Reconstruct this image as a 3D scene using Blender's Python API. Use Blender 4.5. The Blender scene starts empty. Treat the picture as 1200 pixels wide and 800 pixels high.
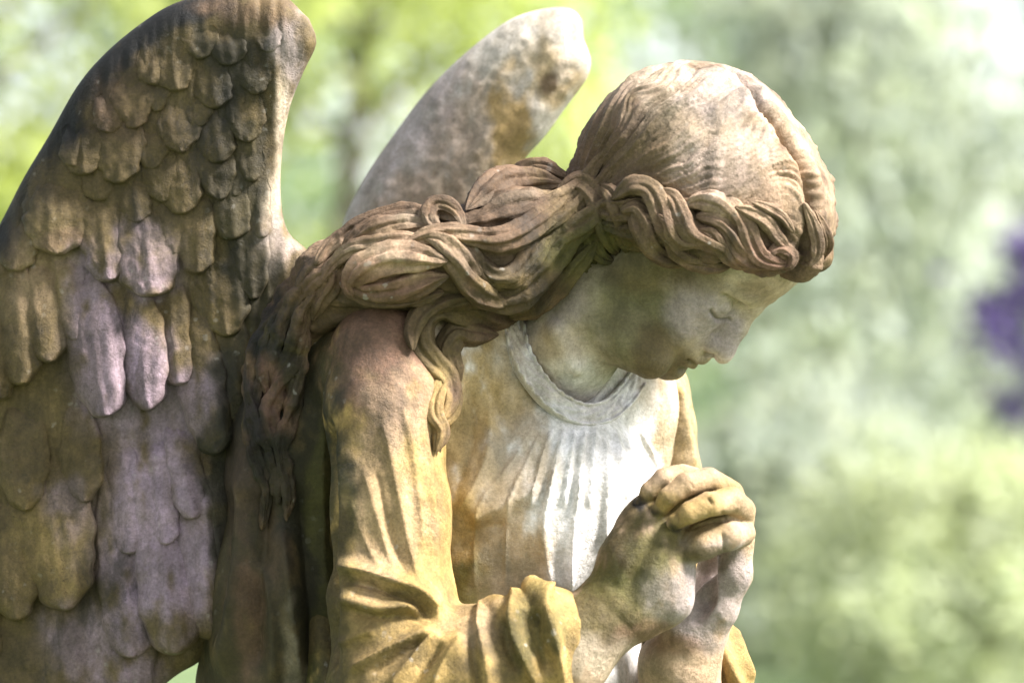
import bpy, math, random
import numpy as np
import openvdb
from mathutils import Vector
from mathutils.bvhtree import BVHTree

# ------------------------------------------------------------------ camera, light, exposure
scene = bpy.context.scene
COL = scene.collection
U = 1.0 / 1200.0            # one modelling unit in metres (statue is modelled in units of 1/1200 m)
D = 4200.0                  # camera distance to the statue's reference plane, in units
Z0 = 2.05                   # camera height in metres

cam_data = bpy.data.cameras.new("camera")
cam = bpy.data.objects.new("camera", cam_data)
COL.objects.link(cam)
cam.location = (0, -D * U, Z0)
cam.rotation_euler = (math.radians(90), 0, 0)
cam_data.sensor_width = 36
cam_data.lens = 36 * D / 1200.0
cam_data.clip_start = 0.05
cam_data.clip_end = 2000
cam_data.dof.use_dof = True
cam_data.dof.focus_distance = (D - 15) * U
cam_data.dof.aperture_fstop = 3.3
scene.camera = cam

SUN_EL, SUN_AZ = math.radians(46), math.radians(75)      # azimuth measured from -Y (camera side) towards +X
world = bpy.data.worlds.new("World")
scene.world = world
world.use_nodes = True
wn = world.node_tree
sky = wn.nodes.new("ShaderNodeTexSky")
sky.sky_type = 'NISHITA'
sky.sun_disc = False
sky.sun_elevation = SUN_EL
sky.sun_rotation = math.radians(180) - SUN_AZ
sky.air_density = 1.0
sky.dust_density = 1.0
bg = wn.nodes['Background']
bg.inputs['Strength'].default_value = 0.095
hs = wn.nodes.new('ShaderNodeHueSaturation'); hs.inputs['Saturation'].default_value = 0.35     # thin white cloud
wn.links.new(sky.outputs[0], hs.inputs['Color']); wn.links.new(hs.outputs[0], bg.inputs['Color'])

sun_d = bpy.data.lights.new("sun", 'SUN')
sun_d.energy = 5.0
sun_d.angle = math.radians(12)
sun_d.color = (1.0, 0.965, 0.93)
sun = bpy.data.objects.new("sun", sun_d)
COL.objects.link(sun)
sdir = Vector((math.sin(SUN_AZ) * math.cos(SUN_EL), -math.cos(SUN_AZ) * math.cos(SUN_EL), math.sin(SUN_EL)))
sun.rotation_euler = (-sdir).to_track_quat('-Z', 'Y').to_euler()

scene.view_settings.view_transform = 'Standard'
scene.view_settings.look = 'None'
scene.view_settings.gamma = 1.0
scene.view_settings.exposure = 1.95
scene.render.engine = 'CYCLES'
scene.cycles.use_denoising = True
scene.cycles.max_bounces = 6
scene.cycles.transparent_max_bounces = 4

# ------------------------------------------------------------------ helpers
def P(px, py, y):
    """statue-space point (units) that stands at depth y; px,py are positions on a drawing board of 1200 x 800"""
    s = (D + y) / D
    return np.array([(px - 600.0) * s, y, (400.0 - py) * s])

def to_board(v):
    s = D / (D + v[:, 1])
    return v[:, 0] * s + 600.0, 400.0 - v[:, 2] * s

def tag(o, label=None, cat=None, group=None, kind=None):
    if label: o['label'] = label
    if cat: o['category'] = cat
    if group: o['group'] = group
    if kind: o['kind'] = kind
    return o

class Lattice:
    def __init__(s, seed, n=32):
        s.n = n
        s.a = np.random.RandomState(seed).rand(n, n, n).astype(np.float32) * 2 - 1
    def __call__(s, p):
        p = np.asarray(p, dtype=np.float32)
        i = np.floor(p).astype(np.int32); f = p - i
        f = f * f * (3 - 2 * f)
        i0 = i % s.n; i1 = (i + 1) % s.n
        x0, y0, z0 = i0[:, 0], i0[:, 1], i0[:, 2]; x1, y1, z1 = i1[:, 0], i1[:, 1], i1[:, 2]
        fx, fy, fz = f[:, 0], f[:, 1], f[:, 2]
        a = s.a
        c00 = a[x0, y0, z0] * (1 - fx) + a[x1, y0, z0] * fx
        c10 = a[x0, y1, z0] * (1 - fx) + a[x1, y1, z0] * fx
        c01 = a[x0, y0, z1] * (1 - fx) + a[x1, y0, z1] * fx
        c11 = a[x0, y1, z1] * (1 - fx) + a[x1, y1, z1] * fx
        return (c00 * (1 - fy) + c10 * fy) * (1 - fz) + (c01 * (1 - fy) + c11 * fy) * fz
N1, N2, N3 = Lattice(1), Lattice(2), Lattice(3)

def fbm(p, scale, octs=3):
    r = 0; a = 1
    for k in range(octs):
        r = r + a * N1(p / scale * (2.03 ** k) + 7.3 * k); a *= 0.5
    return r

# ---- signed distance sculpting
class Clay:
    def __init__(s, lo, hi, h):
        s.lo = np.array(lo, float); s.h = h
        s.n = np.ceil((np.array(hi) - s.lo) / h).astype(int) + 1
        s.a = np.full(s.n, 80.0, np.float32)
    def box(s, lo, hi):
        i0 = np.clip(np.floor((np.asarray(lo) - s.lo) / s.h).astype(int), 0, s.n)
        i1 = np.clip(np.ceil((np.asarray(hi) - s.lo) / s.h).astype(int) + 1, 0, s.n)
        sl = tuple(slice(a, b) for a, b in zip(i0, i1))
        ax = [(s.lo[k] + s.h * np.arange(i0[k], i1[k])).astype(np.float32) for k in range(3)]
        return sl, ax
    def comb(s, sl, d, op, k):
        o = s.a[sl]
        if op == 'add':
            h = np.maximum(k - np.abs(o - d), 0) / k
            s.a[sl] = np.minimum(o, d) - h * h * k * 0.25
        else:
            d = -d
            h = np.maximum(k - np.abs(o - d), 0) / k
            s.a[sl] = np.maximum(o, d) + h * h * k * 0.25
    def cone(s, p, q, r1, r2, k=8, op='add', flat=None):
        """capsule from p to q, radius r1 to r2; flat=(axis, factor): cross-section squashed along an axis"""
        p = np.asarray(p, float); q = np.asarray(q, float)
        m = max(r1, r2) + k + 4 * s.h
        sl, ax = s.box(np.minimum(p, q) - m, np.maximum(p, q) + m)
        if min(len(a) for a in ax) == 0: return
        X, Y, Z = np.meshgrid(*ax, indexing='ij')
        b = q - p; bb = max((b * b).sum(), 1e-6)
        X = X - np.float32(p[0]); Y = Y - np.float32(p[1]); Z = Z - np.float32(p[2])
        t = np.clip((X * b[0] + Y * b[1] + Z * b[2]) / bb, 0, 1).astype(np.float32)
        dx, dy, dz = X - t * np.float32(b[0]), Y - t * np.float32(b[1]), Z - t * np.float32(b[2])
        rad = r1 + (r2 - r1) * t
        if flat is not None:
            n = np.asarray(flat[0], float); n = n / np.linalg.norm(n); f = flat[1]
            dn = dx * n[0] + dy * n[1] + dz * n[2]
            d2 = dx * dx + dy * dy + dz * dz - dn * dn + (dn / f) ** 2
            d = (np.sqrt(d2) - rad) * (0.5 + 0.5 * f)
        else:
            d = np.sqrt(dx * dx + dy * dy + dz * dz) - rad
        s.comb(sl, d.astype(np.float32), op, k)
    def chain(s, pts, k=8, op='add', flat=None):
        for (a, ra), (b, rb) in zip(pts[:-1], pts[1:]): s.cone(a, b, ra, rb, k, op, flat)
    def ell(s, c, r, R=None, k=8, op='add'):
        """ellipsoid at c, radii r along the rows of R"""
        c = np.asarray(c, float); r = np.asarray(r, float)
        if R is None: R = np.eye(3)
        ext = np.sqrt((R.T ** 2 * r ** 2).sum(1)) + k + 4 * s.h
        sl, ax = s.box(c - ext, c + ext)
        if min(len(a) for a in ax) == 0: return
        X, Y, Z = np.meshgrid(*ax, indexing='ij')
        X = X - np.float32(c[0]); Y = Y - np.float32(c[1]); Z = Z - np.float32(c[2])
        q0 = 0; q1 = 0
        for i in range(3):
            l = X * np.float32(R[i, 0]) + Y * np.float32(R[i, 1]) + Z * np.float32(R[i, 2])
            q0 = q0 + (l / r[i]) ** 2; q1 = q1 + (l / r[i] ** 2) ** 2
        q0 = np.sqrt(q0); q1 = np.sqrt(q1) + 1e-6
        d = q0 * (q0 - 1) / q1
        d = np.where(q0 < 0.3, -min(r) * 0.7, d)
        s.comb(sl, d.astype(np.float32), op, k)
    def plane(s, p, n, k=6):
        """cut away everything on the side of p that n points to"""
        ax = [(s.lo[j] + s.h * np.arange(s.n[j])).astype(np.float32) for j in range(3)]
        d = (ax[0][:, None, None] - p[0]) * n[0] + (ax[1][None, :, None] - p[1]) * n[1] + (ax[2][None, None, :] - p[2]) * n[2]
        h = np.maximum(k - np.abs(s.a - d), 0) / k
        s.a = (np.maximum(s.a, d) + h * h * k * 0.25).astype(np.float32)
    def mesh(s):
        g = openvdb.FloatGrid(80.0)
        a = s.a.copy()
        a[0], a[-1], a[:, 0], a[:, -1], a[:, :, 0], a[:, :, -1] = (3.0,) * 6
        g.copyFromArray(a)
        pts, quads = g.convertToQuads(0.0)
        v = pts.astype(np.float64) * s.h + s.lo
        f = quads.astype(np.int64)
        n = normals(v, f)
        c = v.mean(0)
        # make the normals point outwards: signed volume
        a_, b_, c_ = v[f[:, 0]] - c, v[f[:, 1]] - c, v[f[:, 2]] - c
        if (a_ * np.cross(b_, c_)).sum() < 0: f = f[:, ::-1]
        return v, f

def normals(v, f):
    fn = np.cross(v[f[:, 2]] - v[f[:, 0]], v[f[:, -1]] - v[f[:, 1]])
    n = np.zeros_like(v)
    for k in range(f.shape[1]):
        for j in range(3):
            n[:, j] += np.bincount(f[:, k], weights=fn[:, j], minlength=len(v))
    return n / (np.linalg.norm(n, axis=1)[:, None] + 1e-9)

def smooth_n(v, f, n, it=1):
    for _ in range(it):
        a = np.zeros_like(n)
        m = n[f].sum(1)
        for k in range(f.shape[1]):
            for j in range(3): a[:, j] += np.bincount(f[:, k], weights=m[:, j], minlength=len(v))
        n = a / (np.linalg.norm(a, axis=1)[:, None] + 1e-9)
    return n

def curve(pts, step=4.0):
    """Catmull-Rom through the points, resampled evenly; any number of columns"""
    p = np.asarray(pts, float)
    q = np.vstack([2 * p[0] - p[1], p, 2 * p[-1] - p[-2]])
    out = []
    for i in range(1, len(q) - 2):
        n = max(2, int(np.linalg.norm(q[i + 1, :2] - q[i, :2]) / step))
        t = np.arange(n)[:, None] / n
        a, b, c, d = q[i - 1], q[i], q[i + 1], q[i + 2]
        out.append(0.5 * (2 * b + (c - a) * t + (2 * a - 5 * b + 4 * c - d) * t ** 2 + (3 * b - a - 3 * c + d) * t ** 3))
    out.append(p[-1:]); return np.vstack(out)

def stroke_field(bx, by, line, reach):
    """signed distance and position along a curved stroke for the vertices near it"""
    c = curve(line, 5.0)
    lo, hi = c.min(0) - reach, c.max(0) + reach
    idx = np.nonzero((bx > lo[0]) & (bx < hi[0]) & (by > lo[1]) & (by < hi[1]))[0]
    if len(idx) == 0: return idx, None, None
    x, y = bx[idx], by[idx]
    best = np.full(len(idx), 1e9); sd = np.zeros(len(idx)); tt = np.zeros(len(idx))
    L = np.concatenate([[0], np.cumsum(np.linalg.norm(np.diff(c, axis=0), axis=1))])
    for i in range(len(c) - 1):
        d = c[i + 1] - c[i]; dd = (d * d).sum() + 1e-9
        t = np.clip(((x - c[i, 0]) * d[0] + (y - c[i, 1]) * d[1]) / dd, 0, 1)
        ex, ey = x - c[i, 0] - t * d[0], y - c[i, 1] - t * d[1]
        e = ex * ex + ey * ey; m = e < best
        best[m] = e[m]
        cr = d[0] * ey - d[1] * ex
        sd[m] = (np.sqrt(e) * np.sign(cr))[m]
        tt[m] = ((L[i] + t * math.sqrt(dd)) / L[-1])[m]
    return idx, sd, tt

def carve(v, n, strokes, side=-1, nmin=0.05):
    """push vertices along their normals: each stroke = (kind, amp, width, points[, width2, end])"""
    bx, by = to_board(v)
    h = np.zeros(len(v))
    for st in strokes:
        kind, amp, w, line = st[:4]
        w2 = st[4] if len(st) > 4 else w
        reach = 3 * max(w, w2)
        idx, sd, tt = stroke_field(bx, by, line, reach)
        if len(idx) == 0: continue
        fade = np.clip(tt / 0.18, 0, 1) * np.clip((1 - tt) / 0.18, 0, 1)
        fade = fade * fade * (3 - 2 * fade)
        if kind == 'open': fade = np.clip((1 - tt) / 0.25, 0, 1)
        if kind == 'full': fade = np.ones_like(tt)
        ww = np.where(sd > 0, w2, w)
        h[idx] += amp * fade * np.exp(-np.abs(sd / ww) ** 1.35)
    m = np.clip((side * n[:, 1] * 1.0 - nmin) / 0.25 + 0.3, 0, 1)
    return v + n * (h * m)[:, None]

# ---- linking
def link(name, v, f, mat, parent=None, smooth=True, color=None, extra=None, origin=(0, 0, 0), units=True):
    me = bpy.data.meshes.new(name)
    vv = (np.asarray(v, float) * U + np.array([0, 0, Z0])) if units else np.asarray(v, float)
    vv = vv - np.array(origin)
    f = np.asarray(f)
    me.vertices.add(len(vv)); me.vertices.foreach_set('co', vv.astype(np.float32).ravel())
    k = f.shape[1]
    me.loops.add(len(f) * k); me.loops.foreach_set('vertex_index', f.astype(np.int32).ravel())
    me.polygons.add(len(f)); me.polygons.foreach_set('loop_start', (np.arange(len(f)) * k).astype(np.int32))
    me.update(calc_edges=True)
    me.polygons.foreach_set('use_smooth', np.full(len(f), smooth))
    if color is not None:
        at = me.color_attributes.new('stain', 'FLOAT_COLOR', 'POINT')
        c = np.ones((len(vv), 4), np.float32); c[:, :3] = color
        at.data.foreach_set('color', c.ravel())
    me.materials.append(mat)
    o = bpy.data.objects.new(name, me)
    COL.objects.link(o)
    if parent: o.parent = parent; o.matrix_parent_inverse = parent.matrix_world.inverted()
    return o

def join(meshes):
    V, F, o = [], [], 0
    for v, f in meshes:
        V.append(v); F.append(f + o); o += len(v)
    return np.vstack(V), np.vstack(F)

# ------------------------------------------------------------------ materials
def srgb(r, g, b):
    c = np.array([r, g, b]) / 255.0
    return np.where(c <= 0.04045, c / 12.92, ((c + 0.055) / 1.055) ** 2.4)

def stone_material(name, bump=1.0, mott=1.0, lich=0.5, crust=0.0):
    m = bpy.data.materials.new(name); m.use_nodes = True
    t = m.node_tree; N = t.nodes; L = t.links
    b = N['Principled BSDF']; b.inputs['Roughness'].default_value = 0.72
    b.inputs['Specular IOR Level'].default_value = 0.35
    co = N.new('ShaderNodeTexCoord')
    at = N.new('ShaderNodeAttribute'); at.attribute_name = 'stain'
    def noise(scale, detail, rough=0.6, src=None, dist=0.0):
        n = N.new('ShaderNodeTexNoise'); n.inputs['Scale'].default_value = scale
        n.inputs['Detail'].default_value = detail; n.inputs['Roughness'].default_value = rough
        n.inputs['Distortion'].default_value = dist
        L.new(src or co.outputs['Object'], n.inputs['Vector']); return n
    def ramp(src, p0, p1, c0=(0, 0, 0, 1), c1=(1, 1, 1, 1)):
        r = N.new('ShaderNodeValToRGB'); r.color_ramp.elements[0].position = p0; r.color_ramp.elements[1].position = p1
        r.color_ramp.elements[0].color = c0; r.color_ramp.elements[1].color = c1
        L.new(src, r.inputs[0]); return r
    def mix(mode, fac, a, c):
        x = N.new('ShaderNodeMix'); x.data_type = 'RGBA'; x.blend_type = mode
        if isinstance(fac, float): x.inputs[0].default_value = fac
        else: L.new(fac, x.inputs[0])
        for s, val in ((6, a), (7, c)):
            if isinstance(val, tuple): x.inputs[s].default_value = val
            else: L.new(val, x.inputs[s])
        return x.outputs[2]
    n1 = noise(14, 6, 0.65, dist=0.6)
    c = mix('MULTIPLY', 0.85 * min(mott, 1.0), at.outputs['Color'], ramp(n1.outputs[0], 0.3, 0.72, (0.5, 0.5, 0.47, 1), (1.3, 1.27, 1.27, 1)).outputs[0])
    n2 = noise(55, 5, 0.7)
    c = mix('MULTIPLY', 0.75 * min(mott, 1.0), c, ramp(n2.outputs[0], 0.32, 0.7, (0.6, 0.6, 0.57, 1), (1.22, 1.2, 1.2, 1)).outputs[0])
    # vertical rain streaks of darker algae
    mp = N.new('ShaderNodeMapping'); mp.inputs['Scale'].default_value = (1, 1, 0.16); L.new(co.outputs['Object'], mp.inputs[0])
    n3 = noise(42, 4, 0.6, mp.outputs[0], 0.3)
    c = mix('MULTIPLY', 0.6 * min(mott, 1.0), c, ramp(n3.outputs[0], 0.42, 0.62, (0.62, 0.6, 0.5, 1), (1.08, 1.08, 1.08, 1)).outputs[0])
    # ochre lichen film
    n5 = noise(9, 5, 0.6, dist=0.8)
    c = mix('MIX', ramp(n5.outputs[0], 0.56, 0.72, (0, 0, 0, 1), (0.45 * lich, 0.45 * lich, 0.45 * lich, 1)).outputs[0], c, (0.22, 0.16, 0.05, 1))
    # dark specks
    n4 = noise(190, 4, 0.8)
    n6 = noise(11, 4, 0.6)
    sg = N.new('ShaderNodeMath'); sg.operation = 'MULTIPLY'
    L.new(ramp(n4.outputs[0], 0.60, 0.70).outputs[0], sg.inputs[0]); L.new(ramp(n6.outputs[0], 0.48, 0.66).outputs[0], sg.inputs[1])
    c = mix('MULTIPLY', sg.outputs[0], c, (0.35, 0.32, 0.28, 1))
    n7 = noise(320, 5, 0.8)
    c = mix('MULTIPLY', 0.8 * min(mott, 1.0), c, ramp(n7.outputs[0], 0.36, 0.66, (0.62, 0.61, 0.58, 1), (1.25, 1.25, 1.25, 1)).outputs[0])
    # pale lichen crusts: small ragged rosettes
    vo = N.new('ShaderNodeTexVoronoi'); vo.inputs['Scale'].default_value = 70
    w = noise(90, 3)
    wm = N.new('ShaderNodeMix'); wm.data_type = 'VECTOR'; wm.inputs[0].default_value = 0.012
    L.new(co.outputs['Object'], wm.inputs[4]); L.new(w.outputs['Color'], wm.inputs[5]); L.new(wm.outputs[1], vo.inputs['Vector'])
    spots = ramp(vo.outputs['Distance'], 0.14, 0.22, (1, 1, 1, 1), (0, 0, 0, 1))
    gate = ramp(n1.outputs[0], 0.52, 0.62)
    g2 = N.new('ShaderNodeMath'); g2.operation = 'MULTIPLY'; L.new(spots.outputs[0], g2.inputs[0]); L.new(gate.outputs[0], g2.inputs[1])
    g3 = N.new('ShaderNodeMath'); g3.operation = 'MULTIPLY'; L.new(g2.outputs[0], g3.inputs[0]); g3.inputs[1].default_value = 0.4 * lich
    c = mix('MIX', g3.outputs[0], c, (0.42, 0.39, 0.34, 1))
    # black biofilm in ragged, slightly vertical patches; on the hair also painted shadow
    mp2 = N.new('ShaderNodeMapping'); mp2.inputs['Scale'].default_value = (1, 1, 0.45); L.new(co.outputs['Object'], mp2.inputs[0])
    n8 = noise(13, 9, 0.72, mp2.outputs[0], 0.5)
    cr = ramp(n8.outputs[0], 0.55, 0.63, (0, 0, 0, 1), (crust, crust, crust, 1))
    c = mix('MIX', cr.outputs[0], c, (0.022, 0.018, 0.014, 1))
    L.new(c, b.inputs['Base Color'])
    bn = noise(240, 6, 0.75)
    bn2 = noise(38, 5, 0.6)
    ad = N.new('ShaderNodeMath'); ad.operation = 'MULTIPLY_ADD'
    L.new(bn2.outputs[0], ad.inputs[0]); ad.inputs[1].default_value = 1.6; L.new(bn.outputs[0], ad.inputs[2])
    bp = N.new('ShaderNodeBump'); n9 = noise(17, 4, 0.6)
    vs = ramp(n9.outputs[0], 0.35, 0.65, (0.25 * bump,) * 3 + (1,), (1.0 * bump,) * 3 + (1,)); L.new(vs.outputs[0], bp.inputs['Strength']); bp.inputs['Distance'].default_value = 0.003
    L.new(ad.outputs[0], bp.inputs['Height']); L.new(bp.outputs[0], b.inputs['Normal'])
    return m

M_STONE = stone_material('weathered_stone', lich=0.9, crust=0.35)
M_WING = stone_material('stained_wing_stone', 1.0, 1.0, 0.5, crust=0.6)
M_HAIR = stone_material('weathered_hair_stone', 1.1, 1.0, 0.9, crust=0.5)  # crust also darkens the hair colour in place of shadow between locks
M_SMOOTH = stone_material('smooth_marble', 0.9, 0.8, 0.2)

# stain colours of the weathered stone, some also used for painted shade: soft patches placed on the statue (linear albedo)
C = dict(
    white=(0.76, 0.74, 0.745), cream=(0.54, 0.45, 0.35), ochre=(0.47, 0.32, 0.115), olive=(0.185, 0.13, 0.052),
    green=(0.15, 0.14, 0.028), moss=(0.052, 0.044, 0.015), black=(0.014, 0.012, 0.011), pink=(0.33, 0.175, 0.12),
    brown=(0.20, 0.122, 0.070), purple=(0.34, 0.255, 0.33), tan=(0.46, 0.325, 0.215), grey=(0.42, 0.355, 0.36), far=(0.50, 0.46, 0.41))

def paint(v, base, patches, wob=26, seed=0.0, split=None, ragk=1.0):
    """albedo of the stone: base colour overlaid with ragged patches (px, py, rx, ry, colour, strength[, angle])"""
    bx, by = to_board(v)
    bx = bx + wob * fbm(v + 311 + seed, 60, 3); by = by + wob * fbm(v + 97 + seed, 60, 3)
    c = np.tile(np.array(C[base]), (len(v), 1))
    if split: c[to_board(v)[0] < split[0]] = C[split[1]]
    rag = 0.75 * ragk * fbm(v * [1, 1, 0.55] + 711, 17, 4)
    for p in patches:
        px, py, rx, ry, col, s = p[:6]
        a = math.radians(p[6]) if len(p) > 6 else 0
        dx, dy = bx - px, by - py
        x = (dx * math.cos(a) + dy * math.sin(a)) / rx; y = (-dx * math.sin(a) + dy * math.cos(a)) / ry
        r = np.sqrt(x * x + y * y)
        w = np.clip((1.35 - r) / 0.8 + rag * np.clip(1.5 - r, 0, 1), 0, 1); w = s * w * w * (3 - 2 * w)
        c = c * (1 - w[:, None]) + np.array(C[col]) * w[:, None]
    return c * ((c.mean(1) / 0.5) ** 0.32)[:, None]  # tone curve: dark stains go darker, deepening weak shadows through the colour

# ------------------------------------------------------------------ the statue
statue = bpy.data.objects.new('angel_statue', None)
COL.objects.link(statue)
statue.location = (0, 0.05, 0.62)
bpy.context.view_layer.update()
tag(statue, 'weathered stone angel with bowed head, clasped hands and long wavy hair', 'statue')

# head frame: forward, up, right-hand side (towards the camera)
TH, PS = math.radians(55), math.radians(25)
hf = np.array([math.cos(TH) * math.cos(PS), -math.cos(TH) * math.sin(PS), -math.sin(TH)])
hu = np.array([math.sin(TH) * math.cos(PS), -math.sin(TH) * math.sin(PS), math.cos(TH)])
hr = np.cross(hf, hu)
HR = np.array([hf, hu, hr])
NAS = P(893, 362, -24)
def H(a, b, c=0.0): return NAS + a * hf + b * hu + c * hr

def build_head():
    c = Clay(P(590, 500, 0) + [0, -190, 0], P(1000, 60, 0) + [0, 250, 0], 2.2)
    c.ell(H(-118, 22), (112, 118, 92), HR, 10)
    c.ell(H(-66, 34), (62, 66, 76), HR, 20)                      # forehead
    c.ell(H(-70, -48), (62, 92, 62), HR, 20)                     # face mass
    for s in (-1, 1):
        c.chain([(H(-24, -124), 20), (H(-62, -112, s * 36), 20), (H(-112, -78, s * 58), 22), (H(-122, -30, s * 66), 24)], 26)
        c.ell(H(-40, -48, s * 42), (26, 30, 24), HR, 26)         # cheekbone
        c.ell(H(-30, -84, s * 28), (24, 30, 24), HR, 22)
    c.ell(H(-18, -98), (22, 30, 30), HR, 16)                     # muzzle
    c.ell(H(-17, -132), (21, 20, 25), HR, 16)                    # chin
    c.chain([(P(705, 372, 5), 40), (P(735, 396, -10), 32), (P(762, 418, -24), 26)], 16)   # under the jaw
    for s in (-1, 1):
        c.ell(H(-1, -20, s * 38), (22, 15, 26), HR, 7, 'sub')   # socket
        c.chain([(H(-13, 5, s * 10), 8), (H(-16, 6, s * 32), 7), (H(-34, -2, s * 55), 6)], 10)   # brow
        c.ell(H(-33, -26, s * 37), (21, 13, 20), HR, 2)          # lowered lid
    # nose
    c.chain([(H(-12, 12), 10), (H(-8, -6), 8.5), (H(3, -36), 8.5), (H(13, -64), 9.5), (H(16, -71), 10)], 8)
    c.chain([(H(-6, -40), 12), (H(0, -66), 15)], 10)
    for s in (-1, 1):
        c.ell(H(-3, -70, s * 16), (15, 11, 9), HR, 4)
        c.ell(H(8, -82, s * 7), (7, 6, 4.5), HR, 3, 'sub')
        c.chain([(H(-8, -56, s * 26), 2.2), (H(-16, -68, s * 28), 3.0), (H(-12, -81, s * 24), 2.6)], 4, 'sub')
        c.chain([(H(-12, -82, s * 26), 2.5), (H(-22, -100, s * 36), 3)], 10, 'sub')
    # lips
    c.chain([(H(5, -95, 0), 6.5), (H(3, -97, 8), 6.5), (H(-12, -102, 29), 3)], 3)
    c.chain([(H(3, -95, 0), 6), (H(1, -97, -8), 5.5), (H(-13, -103, -27), 2.5)], 4)
    c.chain([(H(1, -110, 0), 7.5), (H(-3, -109, 12), 7), (H(-14, -105, 27), 3.5)], 3)
    c.chain([(H(-1, -110, 0), 7), (H(-5, -109, -12), 6), (H(-15, -105, -25), 3)], 4)
    for s in (-1, 1):
        c.chain([(H(11, -101.5, 0), 2.6), (H(6, -102, s * 10), 2.8), (H(-9, -103, s * 28), 2.8), (H(-16, -102, s * 37), 3.2), (H(-20, -104, s * 41), 2.4)], 2, 'sub')
        c.cone(H(9, -84, s * 3), H(9, -90, s * 3), 1.5, 1.5, 6, 'add')
    c.cone(H(10, -84), H(9, -92), 2.2, 2.6, 3, 'sub')
    c.ell(H(3, -120), (6, 4, 16), HR, 10, 'sub')                  # hollow above the chin
    # neck
    c.chain([(P(760, 300, 30), 62), (P(702, 350, 30), 60), (P(668, 405, 42), 57), (P(662, 432, 60), 50)], 18)
    c.chain([(H(-120, -60, 66), 12), (P(655, 390, -12), 10), (P(676, 430, -14), 6)], 14)   # neck muscle
    v, f = c.mesh()
    n = normals(v, f)
    # eyelid line and crease, carved in the head's own side plane
    q = (v - NAS) @ HR.T
    h = np.zeros(len(v))
    for s in (-1, 1):
        zz = q[:, 2] * s
        m = (zz > 10) & (zz < 60) & (q[:, 0] > -45)
        lid = -34 - 5 * np.cos((zz - 37) / 22 * 1.4)             # closed lid edge
        h -= m * 7.5 * np.exp(-((q[:, 1] - lid) / 2.8) ** 2) * np.clip((25 - abs(zz - 38)) / 6, 0, 1)
        cr = -13 + 3 * np.cos((zz - 37) / 22 * 1.4)
        h -= m * 6.0 * np.exp(-((q[:, 1] - cr) / 3.0) ** 2) * np.clip((22 - abs(zz - 38)) / 6, 0, 1)
    h += 0.9 * fbm(v, 26, 3)
    v = v + n * h[:, None]
    return v, f

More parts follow.
